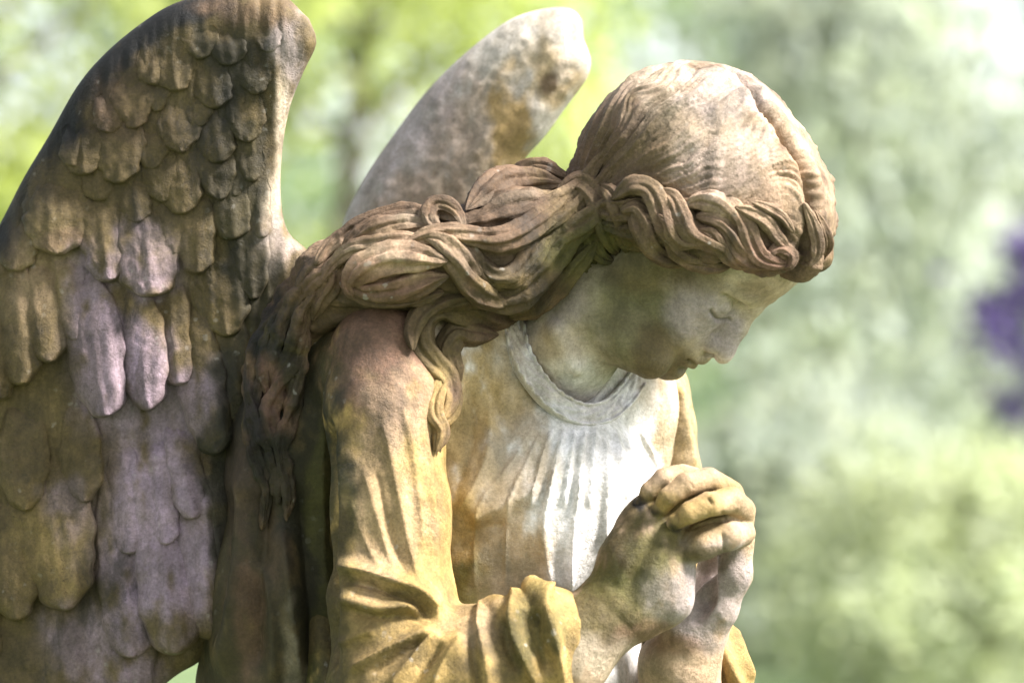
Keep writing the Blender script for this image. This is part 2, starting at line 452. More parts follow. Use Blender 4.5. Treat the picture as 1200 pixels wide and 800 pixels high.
def build_hands():
    c = Clay(P(590, 880, 0) + [0, -260, 0], P(900, 520, 0) + [0, 90, 0], 2.0)
    vd = np.array([0.25, 0.95, 0.1])
    # near forearm and hand
    c.chain([(P(540, 830, -110), 58), (P(660, 765, -118), 54), (P(722, 712, -120), 42)], 14)
    c.chain([(P(722, 712, -120), 40), (P(752, 668, -122), 46), (P(762, 628, -116), 38)], 16, flat=(vd, 0.72))
    c.chain([(P(750, 712, -112), 36), (P(776, 696, -112), 34), (P(788, 664, -112), 26)], 16, flat=(vd, 0.8))
    c.chain([(P(732, 655, -114), 27), (P(758, 602, -98), 24)], 14)
    c.chain([(P(786, 655, -108), 22), (P(800, 625, -98), 22), (P(830, 598, -80), 22)], 10)
    # near fingers pass under the far ones
    c.chain([(P(765, 610, -108), 24), (P(810, 585, -85), 24), (P(845, 600, -50), 20)], 8)
    # far forearm, wrist and hand
    c.chain([(P(800, 850, 0), 50), (P(796, 780, -20), 46), (P(812, 742, -34), 38), (P(838, 712, -52), 26)], 12)
    c.chain([(P(838, 712, -52), 26), (P(859, 672, -66), 21), (P(864, 632, -72), 20)], 10)
    c.chain([(P(820, 735, 0), 24), (P(836, 690, 16), 24), (P(846, 640, 6), 24)], 12)
    c.chain([(P(818, 722, -78), 9), (P(826, 700, -70), 14), (P(835, 668, -62), 15)], 6, 'sub')
    # near index finger and thumb, worn together into a broad ridge over the hollow
    c.chain([(P(800, 650, -124), 15), (P(824, 638, -130), 17), (P(852, 627, -122), 18), (P(868, 624, -100), 17)], 5)
    c.chain([(P(798, 640, -120), 11), (P(820, 622, -124), 11), (P(850, 612, -116), 12)], 3)
    # far hand's fingers, curled over the near hand, tips to the left
    fingers = [
        [(752, 592, -112, 9), (762, 575, -120, 12), (778, 561, -120, 13.5), (800, 557, -104, 13.5), (832, 566, -80, 15), (856, 588, -60, 16)],
        [(771, 600, -132, 9.5), (784, 582, -142, 13), (804, 567, -138, 14.5), (830, 562, -118, 15), (856, 578, -90, 16), (864, 602, -72, 17)],
        [(790, 611, -148, 10), (808, 601, -154, 13.5), (832, 590, -150, 15.5), (856, 586, -128, 16), (868, 598, -100, 17), (866, 622, -78, 17)],
    ]
    tips = []
    for fg in fingers:
        pts = [(P(a, b, y), r) for a, b, y, r in fg]
        c.chain([(q_, r_ * 0.95) for q_, r_ in pts], 1.6); tips.append(pts)
    for gr in ([(760, 594, -132), (776, 574, -140), (800, 561, -136), (826, 560, -116)], [(782, 606, -150), (800, 588, -158), (830, 575, -150), (856, 584, -122)],
               [(792, 624, -152), (820, 610, -156), (850, 606, -146), (872, 612, -118)]):
        c.chain([(P(*g_), 3.0) for g_ in gr], 3, 'sub')
    for pts in tips[:3]:
        p0, p1, r0 = pts[0][0], pts[1][0], pts[0][1]
        ax = (p1 - p0) / np.linalg.norm(p1 - p0); nn = np.array([-0.62, -0.76, 0.15]); nn -= ax * nn.dot(ax); nn /= np.linalg.norm(nn)
        NR = np.array([ax, nn, np.cross(ax, nn)])
        c.ell(p0 + ax * 3 + nn * (r0 * 0.9), (9, 3.6, 7.5), NR, 1.2, 'sub')      # nail bed
        c.ell(p0 + ax * 3 + nn * (r0 * 0.62), (8, 4.4, 6.2), NR, 0.8)            # nail
    v, f = c.mesh()
    n = normals(v, f)
    v = v + n * (0.9 * fbm(v + 40, 22, 3))[:, None]
    n = normals(v, f)
    v = carve(v, n, [
        ('r', -2.5, 2.2, [(828, 582), (836, 592)]), ('r', -2, 2, [(808, 562), (814, 574)]), ('r', -2, 2, [(846, 598), (852, 612)]),
        ('r', 3, 9, [(720, 690), (742, 650), (762, 615)]), ('r', 3, 8, [(742, 712), (765, 665), (785, 625)]),
        ('r', -3, 7, [(735, 690), (754, 655), (772, 622)]),
        ('r', -3, 2.5, [(800, 622), (830, 612), (866, 606)]), ('r', -3, 2.5, [(846, 622), (850, 648)]),
        ('r', -1.2, 5, [(700, 700), (722, 722), (745, 742)]), ('r', -2, 3, [(835, 720), (850, 735)]),
    ])
    return v, f

hv, hfc = build_head()
gv, gf = build_hands()
skin_cols_head = paint(hv, 'cream', [
    (640, 380, 60, 70, 'grey', .6), (700, 420, 70, 45, 'cream', .8), (660, 450, 60, 30, 'white', .7),
    (742, 370, 55, 100, 'green', .75), (770, 420, 35, 35, 'olive', .8), (790, 440, 40, 16, 'olive', .8), (770, 320, 60, 26, 'olive', .6),
    (820, 330, 30, 26, 'olive', .45), (835, 385, 45, 34, 'grey', .75), (850, 395, 26, 34, 'grey', .8), (812, 378, 32, 34, 'grey', .7), (905, 340, 35, 20, 'tan', .6),
    (880, 345, 22, 12, 'olive', .4), (640, 420, 22, 40, 'ochre', .35)], 8, ragk=0.4)
skin_cols_hand = paint(gv, 'tan', [
    (735, 670, 70, 90, 'olive', .8), (820, 600, 70, 50, 'ochre', .6), (800, 590, 60, 40, 'olive', .45),
    (720, 700, 80, 80, 'green', .9), (700, 740, 60, 50, 'olive', .7), (745, 625, 35, 50, 'olive', .9), (770, 640, 35, 50, 'green', .55),
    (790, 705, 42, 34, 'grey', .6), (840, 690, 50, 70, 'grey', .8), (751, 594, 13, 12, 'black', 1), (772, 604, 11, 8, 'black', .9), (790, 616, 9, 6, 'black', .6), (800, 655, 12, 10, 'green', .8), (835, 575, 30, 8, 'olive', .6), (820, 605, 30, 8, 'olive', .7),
    (812, 580, 60, 30, 'ochre', .6), (820, 650, 30, 14, 'olive', .7), (800, 560, 40, 14, 'tan', .6), (868, 605, 22, 30, 'tan', .6), (760, 755, 60, 20, 'pink', .5),
    (690, 770, 60, 25, 'cream', .6)], 12, 50)
bv, bf = join([(hv, hfc), (gv, gf)])
body = link('body', bv, bf, M_SMOOTH, statue, color=np.vstack([skin_cols_head, skin_cols_hand]))

# ---- robe
YAW = math.radians(47)
tf = np.array([math.cos(YAW), -math.sin(YAW), 0]); ts = np.array([math.sin(YAW), math.cos(YAW), 0])
TR = np.array([tf, ts, [0, 0, 1]])
def build_robe():
    c = Clay([-380, -230, -520], [300, 330, 110], 2.5)
    c.ell(P(615, 640, 110), (130, 180, 270), TR, 20)
    c.ell(P(600, 900, 100), (150, 190, 300), TR, 40)
    c.ell(P(665, 600, 35), (90, 95, 120), TR, 50)                            # breast
    c.chain([(P(640, 420, 95), 70), (P(500, 420, 40), 70), (P(440, 440, 0), 70)], 50)
    c.chain([(P(650, 430, 100), 66), (P(735, 468, 160), 56), (P(758, 540, 190), 52)], 40)
    c.chain([(P(370, 380, 70), 62), (P(350, 520, 70), 76), (P(335, 700, 75), 84), (P(330, 950, 80), 90)], 40)
    c.chain([(P(330, 500, 110), 50), (P(300, 640, 110), 54), (P(285, 820, 100), 56), (P(280, 950, 100), 60)], 20)
    c.chain([(P(660, 330, 35), 58), (P(668, 415, 32), 56), (P(672, 440, 20), 40)], 5, 'sub')
    v, f = c.mesh()
    n = smooth_n(v, f, normals(v, f), 2)
    S = []
    # pleats gathered under the collar
    for x0, x1, x2, a in [(628, 600, 560, 4), (640, 618, 596, 6), (650, 634, 622, 8), (662, 652, 640, 8), (674, 668, 660, 9), (686, 680, 674, 9),
                          (698, 694, 690, 8), (708, 710, 708, 8), (720, 728, 735, 8), (733, 748, 762, 7), (745, 768, 780, 6)]:
        S.append(('r', a * 0.62, 2.6, [(x0, 496), (x1, 540), (x2, 600), (x2 - 4, 700)][: 3 if (x0 % 4) else 4]))
    for x0, x1, x2 in [(656, 643, 631), (680, 674, 667), (692, 687, 682), (714, 720, 723), (727, 738, 749)]:
        S.append(('r', -2.2, 2.4, [(x0, 497), (x1, 540), (x2, 610)]))
    S += [('r', 7, 6, [(652, 540), (638, 620), (648, 700)]), ('r', 6, 5, [(684, 540), (672, 620), (668, 700)]), ('r', 5, 5, [(706, 530), (712, 590), (706, 640)]),
          ('r', 7, 8, [(572, 460), (574, 520), (556, 570), (528, 610)]), ('r', -4, 7, [(552, 450), (552, 520), (530, 580)]),
          ('r', 10, 10, [(640, 570), (600, 590), (545, 615)], 22), ('r', -7, 8, [(600, 612), (560, 622), (530, 640)]),
          ('r', 9, 9, [(540, 400), (535, 470), (520, 540)]), ('r', -5, 12, [(600, 470), (590, 540), (570, 580)]),
          ('r', 16, 16, [(290, 520), (285, 620), (275, 700), (262, 810)]), ('r', -14, 10, [(312, 560), (306, 660), (300, 800)]),
          ('r', 14, 12, [(330, 600), (340, 700), (352, 810)]), ('r', -12, 9, [(348, 560), (362, 680), (372, 810)]),
          ('r', 9, 7, [(300, 640), (318, 720), (322, 810)]), ('r', 8, 10, [(380, 470), (376, 600), (384, 760)]),
          ('r', -10, 7, [(275, 560), (268, 660), (255, 760)])]
    v = carve(v, n, S)
    n = normals(v, f)
    v = v + n * (1.6 * fbm(v + 9, 40, 4))[:, None]
    return v, f

def build_near_sleeve():
    c = Clay([-280, -290, -560], [110, 130, 90], 2.6)
    c.chain([(P(448, 415, -20), 62), (P(452, 480, -40), 68), (P(458, 600, -62), 66), (P(462, 720, -80), 70), (P(470, 800, -88), 80)], 20)
    c.chain([(P(402, 430, 30), 46), (P(400, 600, 40), 44), (P(404, 800, 30), 56)], 20)
    c.chain([(P(470, 812, -90), 84), (P(560, 790, -110), 76), (P(628, 758, -118), 62), (P(648, 749, -118), 59)], 18)
    c.chain([(P(500, 740, -120), 26), (P(420, 700, -100), 34)], 22)
    # turned-back cuff: a thick rolled lip around the opening
    ax = P(680, 735, -118) - P(600, 775, -118); ax /= np.linalg.norm(ax)
    e1 = np.cross(ax, [0, 1, 0]); e1 /= np.linalg.norm(e1); e2 = np.cross(ax, e1)
    for cx, cy, R1, R2, r in ((643, 752, 66, 58, 5.5), (604, 768, 63, 60, 5)):
        c0 = P(cx, cy, -116); ring = []
        for i in range(25):
            a = 2 * math.pi * i / 24
            w = 1 + 0.05 * math.sin(2 * a + cx)
            ring.append((c0 + e1 * math.cos(a) * R1 * w + e2 * math.sin(a) * R2 * w + ax * 16 * math.sin(a + cx * .5), r))
        c.chain(ring, 14)
    v, f = c.mesh()
    n = smooth_n(v, f, normals(v, f), 2)
    S = [('r', 6, 9, [(446, 480), (462, 560), (478, 640), (492, 692)], 3), ('r', -4, 5, [(438, 540), (456, 620), (482, 690)]),
         ('r', 3, 6, [(424, 540), (440, 600), (462, 672)], 3), ('r', 3, 6, [(412, 580), (428, 632), (450, 672)], 3),
         ('r', 4, 8, [(470, 470), (484, 540), (496, 640)], 3), ('r', 4, 5, [(500, 500), (508, 600), (512, 690)]),
         ('r', 9, 14, [(398, 480), (403, 560), (404, 640), (404, 720), (404, 790)], 3), ('r', -22, 3, [(388, 480), (390, 560), (391, 640), (392, 800)], 12),
         ('r', 15, 14, [(392, 670), (430, 673), (460, 683), (485, 693), (506, 712), (517, 732)], 3),
         ('r', -13, 3, [(400, 680), (432, 684), (464, 696), (492, 710), (508, 728)], 9),
         ('r', 12, 12, [(396, 700), (420, 707), (446, 714), (476, 711), (500, 722)], 3), ('r', -9, 3, [(400, 712), (446, 722), (480, 720), (496, 730)], 8),
         ('r', 11, 5, [(512, 732), (480, 748), (445, 766), (405, 790)], 5), ('r', -7, 4, [(505, 744), (470, 766), (430, 790)]),
         ('r', 11, 5, [(516, 736), (492, 762), (468, 790), (452, 812)], 5), ('r', -7, 4, [(520, 748), (498, 778), (480, 812)]),
         ('r', 5, 5, [(440, 735), (420, 745), (400, 756)]), ('r', 6, 6, [(545, 742), (520, 775), (505, 812)]),
         ('full', 9, 20, [(560, 716), (559, 735), (565, 770), (571, 812)], 2.5), ('r', -7, 5, [(551, 740), (556, 775), (562, 812)]),
         ('full', 13, 22, [(597, 700), (597, 720), (602, 745), (617, 780), (632, 815)], 3), ('r', -7, 5, [(589, 722), (594, 755), (608, 790)]),
         ('full', 12, 5, [(648, 676), (640, 705), (650, 745), (664, 812)], 8), ('r', -13, 8, [(626, 712), (630, 745), (644, 790)]),
         ('r', -6, 5, [(612, 715), (614, 740), (628, 770)])]
    v = carve(v, n, S)
    n = normals(v, f)
    v = v + n * (1.3 * fbm(v + 19, 34, 4))[:, None]
    return v, f

def build_far_sleeve():
    c = Clay(P(700, 900, 0) + [0, -60, 0], P(920, 400, 0) + [20, 330, 30], 3.0)
    c.chain([(P(770, 455, 180), 40), (P(774, 500, 180), 39), (P(784, 560, 176), 38), (P(798, 680, 150), 48), (P(810, 800, 100), 60), (P(815, 900, 90), 70)], 14)
    c.chain([(P(828, 730, 60), 28), (P(846, 790, 40), 34), (P(850, 850, 40), 40)], 14)
    c.cone(P(800, 800, 5), P(795, 730, -20), 44, 44, 6, 'sub')
    v, f = c.mesh()
    n = smooth_n(v, f, normals(v, f), 2)
    v = carve(v, n, [('r', 12, 7, [(790, 440), (800, 500), (812, 560)]), ('r', -9, 7, [(770, 460), (782, 520), (795, 570)]),
                     ('r', 12, 6, [(842, 745), (852, 775), (868, 810)]), ('r', -10, 5, [(832, 750), (842, 785), (850, 815)]),
                     ('r', 8, 5, [(856, 730), (868, 760), (882, 800)])])
    n = normals(v, f)
    v = v + n * (1.4 * fbm(v + 77, 36, 3))[:, None]
    return v, f

rv, rf = build_robe()
robe_cols = paint(rv, 'white', [
        (560, 560, 75, 200, 'cream', 1), (535, 480, 50, 150, 'ochre', .75), (590, 440, 26, 70, 'ochre', .55), (560, 640, 80, 95, 'ochre', .95), (570, 695, 90, 45, 'green', .9), (610, 660, 50, 70, 'cream', .6),
    (600, 560, 50, 60, 'cream', .6), (640, 720, 30, 30, 'olive', .4), (790, 470, 30, 90, 'ochre', .7), (745, 450, 30, 40, 'cream', .6),
    (560, 800, 120, 70, 'olive', .8), (420, 420, 90, 100, 'pink', .8), (330, 600, 110, 330, 'olive', 1), (300, 650, 90, 260, 'moss', .7), (290, 560, 26, 60, 'brown', .8), (330, 620, 20, 80, 'brown', .6), (285, 730, 20, 90, 'pink', .35), (350, 700, 16, 60, 'ochre', .35), (370, 640, 40, 260, 'moss', .9), (385, 600, 14, 160, 'green', .5), (300, 500, 40, 120, 'black', .5),  # moss and black also paint the shade of the hollow behind the arm
    (345, 770, 14, 60, 'cream', .3)], 16, 5, (508, 'olive'))
robe = link('robe', rv, rf, M_SMOOTH, statue, color=robe_cols)
sv, sf = build_near_sleeve()
sl_cols = paint(sv, 'ochre', [
    (450, 400, 100, 100, 'pink', 1), (430, 420, 80, 80, 'brown', .45), (470, 480, 50, 60, 'tan', .6), (440, 600, 60, 90, 'tan', .6), (360, 620, 48, 300, 'moss', 1), (372, 700, 36, 200, 'green', .5), (350, 450, 34, 160, 'moss', .9),  # moss on the arm's back also paints the shade left of the fold
    (385, 700, 22, 120, 'olive', .8), (450, 710, 60, 22, 'olive', .5), (450, 770, 80, 30, 'olive', .55), (600, 760, 60, 50, 'olive', .75), (560, 720, 30, 30, 'tan', .5), (490, 800, 60, 20, 'ochre', .5),
    (625, 740, 30, 60, 'green', .5)], 16, 9)
sleeve = link('sleeve', sv, sf, M_STONE, statue, color=sl_cols)
fv, ff = build_far_sleeve()
sleeve_b = link('sleeve', fv, ff, M_STONE, statue, color=paint(fv, 'ochre', [(800, 500, 30, 70, 'cream', .4), (850, 780, 40, 40, 'ochre', .8), (790, 640, 30, 90, 'olive', .6)], 12))

# ------------------------------------------------------------------ hair
def hair_base():
    c = Clay(P(270, 620, 0) + [-30, -210, 0], P(1010, 50, 0) + [0, 230, 20], 2.3)
    hc = H(-174, 12)
    c.ell(hc, (142, 143, 118), HR, 10)
    c.ell(H(-104, 60), (100, 92, 102), HR, 30)
    pn = 1.05 * hf - hu; pn /= np.linalg.norm(pn)
    c.plane(H(-10, 66), pn, 10)
    # roll of hair round the face
    for s, rr in ((1, 1.0), (-1, 0.95)):
        c.chain([(H(-16, 80 + (8 if s < 0 else 0), s * 18 + 8), 22 * rr), (H(-40, 58 + (6 if s < 0 else 0), s * 56), 22 * rr), (H(-84, 18, s * 88), 24 * rr), (H(-128, -14, s * 100), 28 * rr), (H(-165, -40, s * 98), 34 * rr)], 12)
    # nape and the mass that falls over the near shoulder
    c.chain([(P(705, 265, 40), 64), (P(645, 280, 20), 62), (P(588, 292, -10), 62), (P(520, 303, -30), 54), (P(450, 312, -30), 50), (P(395, 330, -5), 44), (P(350, 375, 30), 38)], 30)
    c.chain([(P(350, 375, 20), 36), (P(325, 440, 30), 34), (P(320, 520, 30), 30), (P(328, 580, 30), 20)], 24)
    c.ell(H(-52, -52), (72, 110, 72), HR, 3, 'sub')
    v, f = c.mesh()
    n = smooth_n(v, f, normals(v, f), 3)
    q = (v - hc) @ HR.T
    # parting
    bx, by = to_board(v)
    al = np.arctan2(q[:, 1] + 118, q[:, 0] + 40)                     # angle round the ear axis
    wv = 0.09 * N2(v / 60.0) + 0.022 * N2(v / 20.0 + 5)
    rr = np.abs(q[:, 2]) / 120
    wave = (0.05 * np.sin(rr * 7.0 + 1.0) + 0.02 * np.sin(rr * 15 + al * 3)) * np.clip(rr, 0, 1)
    ph = (al + wave + wv)
    oncap = np.clip((np.linalg.norm(q / [146, 142, 124], axis=1) - 0.85) * 8, 0, 1) * np.clip((bx - 640) / 60, 0, 1)
    ridge = lambda t: 1 - np.abs(((t) % 1.0) * 2 - 1) ** 1.6 * 2
    amp = np.clip(rr * 3, 0.25, 1) * np.clip(1.35 - rr * 0.4, 0, 1)
    fl = np.clip(0.8 + 0.9 * N3(v / 48), 0.3, 1.5); back = np.clip((800 - bx) / 90, 0, 1)
    h = oncap * amp * fl * (2.2 * ridge(ph * 5.0) * (1 + 0.7 * back) + 1.5 * ridge(ph * 12 + 0.3) * (0.6 + back) + 1.3 * ridge(ph * 24) + 0.7 * ridge(ph * 46 + 2 * N2(v / 40)))
    lo_ = np.clip((by - 190) / 70, 0, 1) * (1 - back)
    h += oncap * lo_ * 0.9 * np.clip(0.4 + N3(v / 33 + 9), 0, 1) *  ridge((by + 0.25 * bx) / 17 + 0.5 * np.sin(bx / 23) + 0.4 * N2(v / 25))
    frt = np.clip((q[:, 0] + 110) / 110, 0, 1)
    pz = q[:, 2] - 40 * frt - 4
    part = np.exp(-np.abs(pz / 4.5) ** 1.5) * np.clip((q[:, 0] + 100) / 60, 0, 1)
    h -= 11 * part
    h += 2 * np.clip(-pz / 16, 0, 1) * np.clip((60 + pz) / 40, 0, 1) * frt
    h += 5 * np.exp(-((np.abs(pz) - 15) / 10) ** 2) * np.clip((q[:, 0] + 60) / 60, 0, 1)
    h += (1 - oncap) * (5.0 * fbm(v * [0.5, 1, 1.5], 24, 3)) + oncap * 1.2 * fbm(v, 26, 3)
    return v + n * h[:, None], f

bvx, bfx = hair_base()
hair_patches = [
    (640, 225, 40, 12, 'tan', .7), (590, 235, 40, 10, 'cream', .4), (600, 330, 50, 14, 'ochre', .5), (500, 262, 50, 8, 'cream', .5), (440, 290, 50, 7, 'cream', .6), (470, 312, 40, 8, 'tan', .8), (530, 300, 10, 30, 'tan', .6), (700, 265, 12, 30, 'tan', .7), (760, 262, 12, 26, 'tan', .6), (800, 270, 14, 20, 'cream', .35), (870, 285, 20, 14, 'tan', .8), (640, 300, 26, 18, 'black', .5), (560, 345, 30, 10, 'black', .5),  # stain streaks that also paint the locks' highlights and dark gaps
    (830, 170, 150, 120, 'tan', .6), (820, 130, 130, 60, 'cream', .5), (760, 110, 60, 40, 'cream', .5), (850, 110, 60, 30, 'grey', .5), (880, 220, 60, 70, 'tan', .5), (840, 190, 60, 40, 'grey', .35), (950, 230, 30, 90, 'tan', .7), (720, 190, 60, 80, 'brown', .8),
    (770, 190, 26, 60, 'olive', .5), (700, 260, 60, 60, 'olive', .6), (820, 270, 90, 22, 'brown', .7), (900, 300, 40, 24, 'pink', .6), (680, 300, 60, 40, 'green', .75), (600, 340, 70, 40, 'olive', .8),
    (560, 260, 80, 40, 'brown', .6), (450, 300, 90, 30, 'tan', .75), (430, 325, 70, 24, 'pink', .4), (350, 350, 40, 40, 'brown', .7), (520, 400, 40, 60, 'olive', .8), (510, 480, 30, 50, 'ochre', .6), (315, 400, 34, 60, 'black', .8), (300, 500, 26, 90, 'black', .8), (340, 440, 24, 60, 'moss', .8),
    (322, 470, 18, 40, 'pink', .5), (325, 560, 30, 60, 'moss', .8), (790, 290, 60, 16, 'olive', .7), (570, 310, 60, 14, 'black', .35)]
hair = link('hair', bvx, bfx, M_HAIR, statue, color=paint(bvx, 'brown', hair_patches, 14, 31))

targets = [BVHTree.FromPolygons([tuple(p) for p in V_], [tuple(q) for q in F_.tolist()]) for V_, F_ in ((bvx, bfx), (rv, rf), (sv, sf), (bv, bf), (fv, ff))]
CAMP = Vector((0, -D, 0))
def surf(px, py, which=None):
    d = (Vector(P(px, py, 0)) - CAMP).normalized(); best = None
    for i, t in enumerate(targets):
        if which is not None and i not in which: continue
        h = t.ray_cast(CAMP, d)
        if h[0] is not None and (best is None or h[3] < best): best = h[3]
    return None if best is None else (CAMP + d * best).y

def lock(line, parent, lift=6, n_str=5, twist=0.6, flat=0.75, which=None, seed=0, rough=1.0, name='lock'):
    """a carved strand bundle: swept tube with grooved section. line = (px, py, radius[, extra lift])"""
    rnd = random.Random(seed + int(line[0][0]) * 7 + int(line[0][1]))
    pts = []
    last = None
    ys = []
    for p in line:
        y = surf(p[0], p[1], which)
        ys.append(y)
    known = [y for y in ys if y is not None]
    if not known: return None
    for i, y in enumerate(ys):
        if y is None:
            j = min((k for k in range(len(ys)) if ys[k] is not None), key=lambda k: abs(k - i)); ys[i] = ys[j] + 16
    ys = np.array(ys)
    # no sudden dives in depth
    for _ in range(2):
        for i in range(1, len(ys) - 1): ys[i] = 0.5 * ys[i] + 0.25 * (ys[i - 1] + ys[i + 1])
    rows = []
    for p, y in zip(line, ys):
        e = p[3] if len(p) > 3 else 0
        q = P(p[0], p[1], y - lift - e + p[2] * 0.25)
        rows.append([q[0], q[2], q[1], p[2]])
    c = curve(rows, 3.0)
    ctr = np.stack([c[:, 0], c[:, 2], c[:, 1]], 1); rad = np.maximum(c[:, 3], 0.4)
    n = len(ctr)
    al_ = np.arange(n) * 3.0; en = np.minimum(al_, al_[-1] - al_) + 1.0
    rad = rad * np.sqrt(np.clip(en / (1.6 * rad + 3), 0.02, 1))
    T = np.gradient(ctr, axis=0); T /= np.linalg.norm(T, axis=1)[:, None] + 1e-9
    view = np.array([0, -1, 0.15])
    Bn = np.cross(T, view); Bn /= np.linalg.norm(Bn, axis=1)[:, None] + 1e-9
    Nn = np.cross(Bn, T)
    s = np.arange(n) * 3.0
    K = 44
    th = np.linspace(0, 2 * math.pi, K, endpoint=False)
    ph = rnd.random() * 6
    V = np.zeros((n, K, 3))
    L = s[-1] + 1e-6
    for k, t in enumerate(th):
        tw = t + twist * np.sin(s / 60.0 + ph)
        g = 0.5 + 0.5 * np.cos(n_str * tw * 1.0 + 1.6 * np.sin(s / 45.0 + ph))
        g2 = 0.5 + 0.5 * np.cos((2 * n_str + 3) * tw + 1.1 * np.sin(s / 30.0 + 2 * ph))
        r = rad * (0.62 + 0.40 * g ** 0.6 + 0.15 * g2)
        V[:, k] = ctr + Bn * (np.cos(t) * r)[:, None] + Nn * (np.sin(t) * r * flat)[:, None]
    F = []
    i = np.arange(n - 1)[:, None] * K; j = np.arange(K)[None, :]; j2 = (j + 1) % K
    F = np.stack([i + j, i + j2, i + K + j2, i + K + j], -1).reshape(-1, 4)
    v = V.reshape(-1, 3)
    # caps
    v = np.vstack([v, ctr[:1] - T[:1] * rad[0] * 0.5, ctr[-1:] + T[-1:] * rad[-1] * 0.8])
    a, b = n * K, n * K + 1
    j = np.arange(K); j2 = (j + 1) % K
    F = np.vstack([F, np.stack([j2, j, np.full(K, a), np.full(K, a)], 1), np.stack([(n - 1) * K + j, (n - 1) * K + j2, np.full(K, b), np.full(K, b)], 1)])
    quads = F[:-2 * K]; tris = F[-2 * K:, :3]
    nn = smooth_n(v, quads, normals(v, quads), 1)
    v = v + nn * (rough * fbm(v + seed, 14, 3))[:, None]
    # write as triangles + quads: split quads to keep one array
    Tq = np.vstack([quads[:, [0, 1, 2]], quads[:, [0, 2, 3]], tris])
    o = link(name, v, Tq, M_HAIR, parent, color=paint(v, 'brown', hair_patches, 14, 31 + seed))
    return o

LOCKS = []
def add_locks(ls, **kw):
    for i, l in enumerate(ls): LOCKS.append(lock(l, hair, seed=i, **kw))

# waves round the face, back to front, each lock arching over and dropping towards the brow
add_locks([
    [(650, 264, 8), (668, 250, 13), (686, 260, 15), (694, 282, 14), (704, 300, 9), (722, 308, 5)],
    [(655, 240, 7), (664, 224, 13), (682, 216, 15), (698, 232, 16), (708, 258, 15), (716, 282, 12), (726, 300, 6)],
    [(700, 216, 5), (716, 226, 11), (726, 250, 13), (734, 276, 12), (748, 298, 9), (766, 308, 5)],
    [(728, 248, 8), (744, 246, 13), (754, 264, 15), (762, 286, 14), (778, 302, 11), (802, 311, 5)],
    [(716, 234, 6), (738, 220, 13), (760, 222, 15), (773, 242, 15), (782, 266, 13), (798, 284, 10), (816, 288, 5)],
    [(772, 252, 7), (784, 264, 11), (792, 286, 13), (808, 302, 12), (836, 311, 9), (858, 312, 4)],
    [(766, 226, 5), (786, 231, 11), (799, 252, 13), (810, 272, 13), (832, 283, 12), (852, 291, 10), (864, 304, 5)],
    [(818, 270, 5), (834, 274, 9), (847, 290, 10), (860, 306, 8), (878, 314, 4)],
    [(816, 254, 6), (838, 257, 11), (855, 271, 12), (866, 292, 12), (882, 308, 9), (902, 314, 4)],
    [(800, 242, 5), (822, 235, 11), (846, 240, 13), (867, 258, 13), (880, 283, 13), (892, 302, 12), (912, 310, 8), (926, 308, 4)],
    [(862, 242, 4), (882, 250, 8), (900, 262, 9), (912, 280, 8), (926, 294, 5)],
    [(880, 236, 3), (898, 244, 6), (918, 256, 6), (930, 272, 4)],
    [(898, 302, 6), (912, 293, 10), (926, 300, 10), (924, 312, 7), (912, 314, 4)],
    [(942, 238, 3), (952, 260, 8), (957, 282, 9), (956, 300, 8), (948, 312, 4)],
    [(956, 248, 3), (965, 270, 7), (970, 288, 7), (966, 304, 4)],
], lift=8, n_str=4, flat=0.85, which=(0,), rough=1.5)
# back of the head down to the nape
add_locks([
    [(738, 178, 2, -16), (716, 200, 7, -4), (692, 228, 11), (655, 255, 15), (610, 275, 14)],
    [(722, 168, 2, -16), (702, 190, 8, -5), (680, 220, 12), (640, 240, 14), (590, 255, 12)],
    [(756, 200, 2, -16), (735, 216, 7, -3), (705, 246, 12), (668, 275, 15), (640, 300, 14)],
], lift=3, n_str=4, flat=0.7, which=(0,))
# the long waves over the shoulder
add_locks([
    [(664, 208, 8), (640, 198, 12), (614, 202, 13), (590, 216, 8)],
    [(700, 280, 8), (676, 306, 15), (648, 334, 18), (622, 360, 15), (596, 372, 8)],
    [(518, 254, 7), (484, 250, 11), (450, 254, 12), (416, 268, 11), (388, 288, 9), (370, 310, 6)],
    [(400, 296, 6), (390, 312, 11), (388, 334, 12), (376, 352, 10), (366, 376, 5)],
    [(384, 300, 6), (368, 316, 11), (356, 340, 13), (352, 366, 9)],
    [(656, 232, 10), (612, 240, 18), (576, 255, 18), (550, 262, 11)],
    [(516, 268, 7), (480, 264, 12), (446, 268, 14), (420, 280, 12), (398, 300, 7)],
    [(520, 342, 6), (484, 350, 9), (450, 352, 9), (420, 344, 8), (398, 330, 6)],
    [(650, 274, 8), (624, 300, 14), (600, 322, 14), (578, 322, 11), (562, 306, 8), (548, 288, 6)],
], lift=8, n_str=5, flat=0.75, which=(0,), rough=1.8)
add_locks([
    [(660, 216, 10), (626, 215, 18), (594, 215, 20), (566, 228, 18), (546, 246, 10)],
    [(680, 250, 12), (656, 284, 20), (632, 316, 22), (606, 344, 20), (580, 354, 14), (562, 348, 8)],
    [(508, 286, 7), (474, 283, 12), (444, 287, 13), (414, 292, 11), (394, 306, 8), (378, 330, 5)],
    [(526, 324, 8), (492, 330, 18), (456, 335, 19), (424, 334, 14), (404, 322, 9)],
    [(536, 280, 5), (554, 298, 10), (568, 322, 11), (590, 340, 8)],
], lift=13, n_str=6, flat=0.7, which=(0,), rough=1.8)
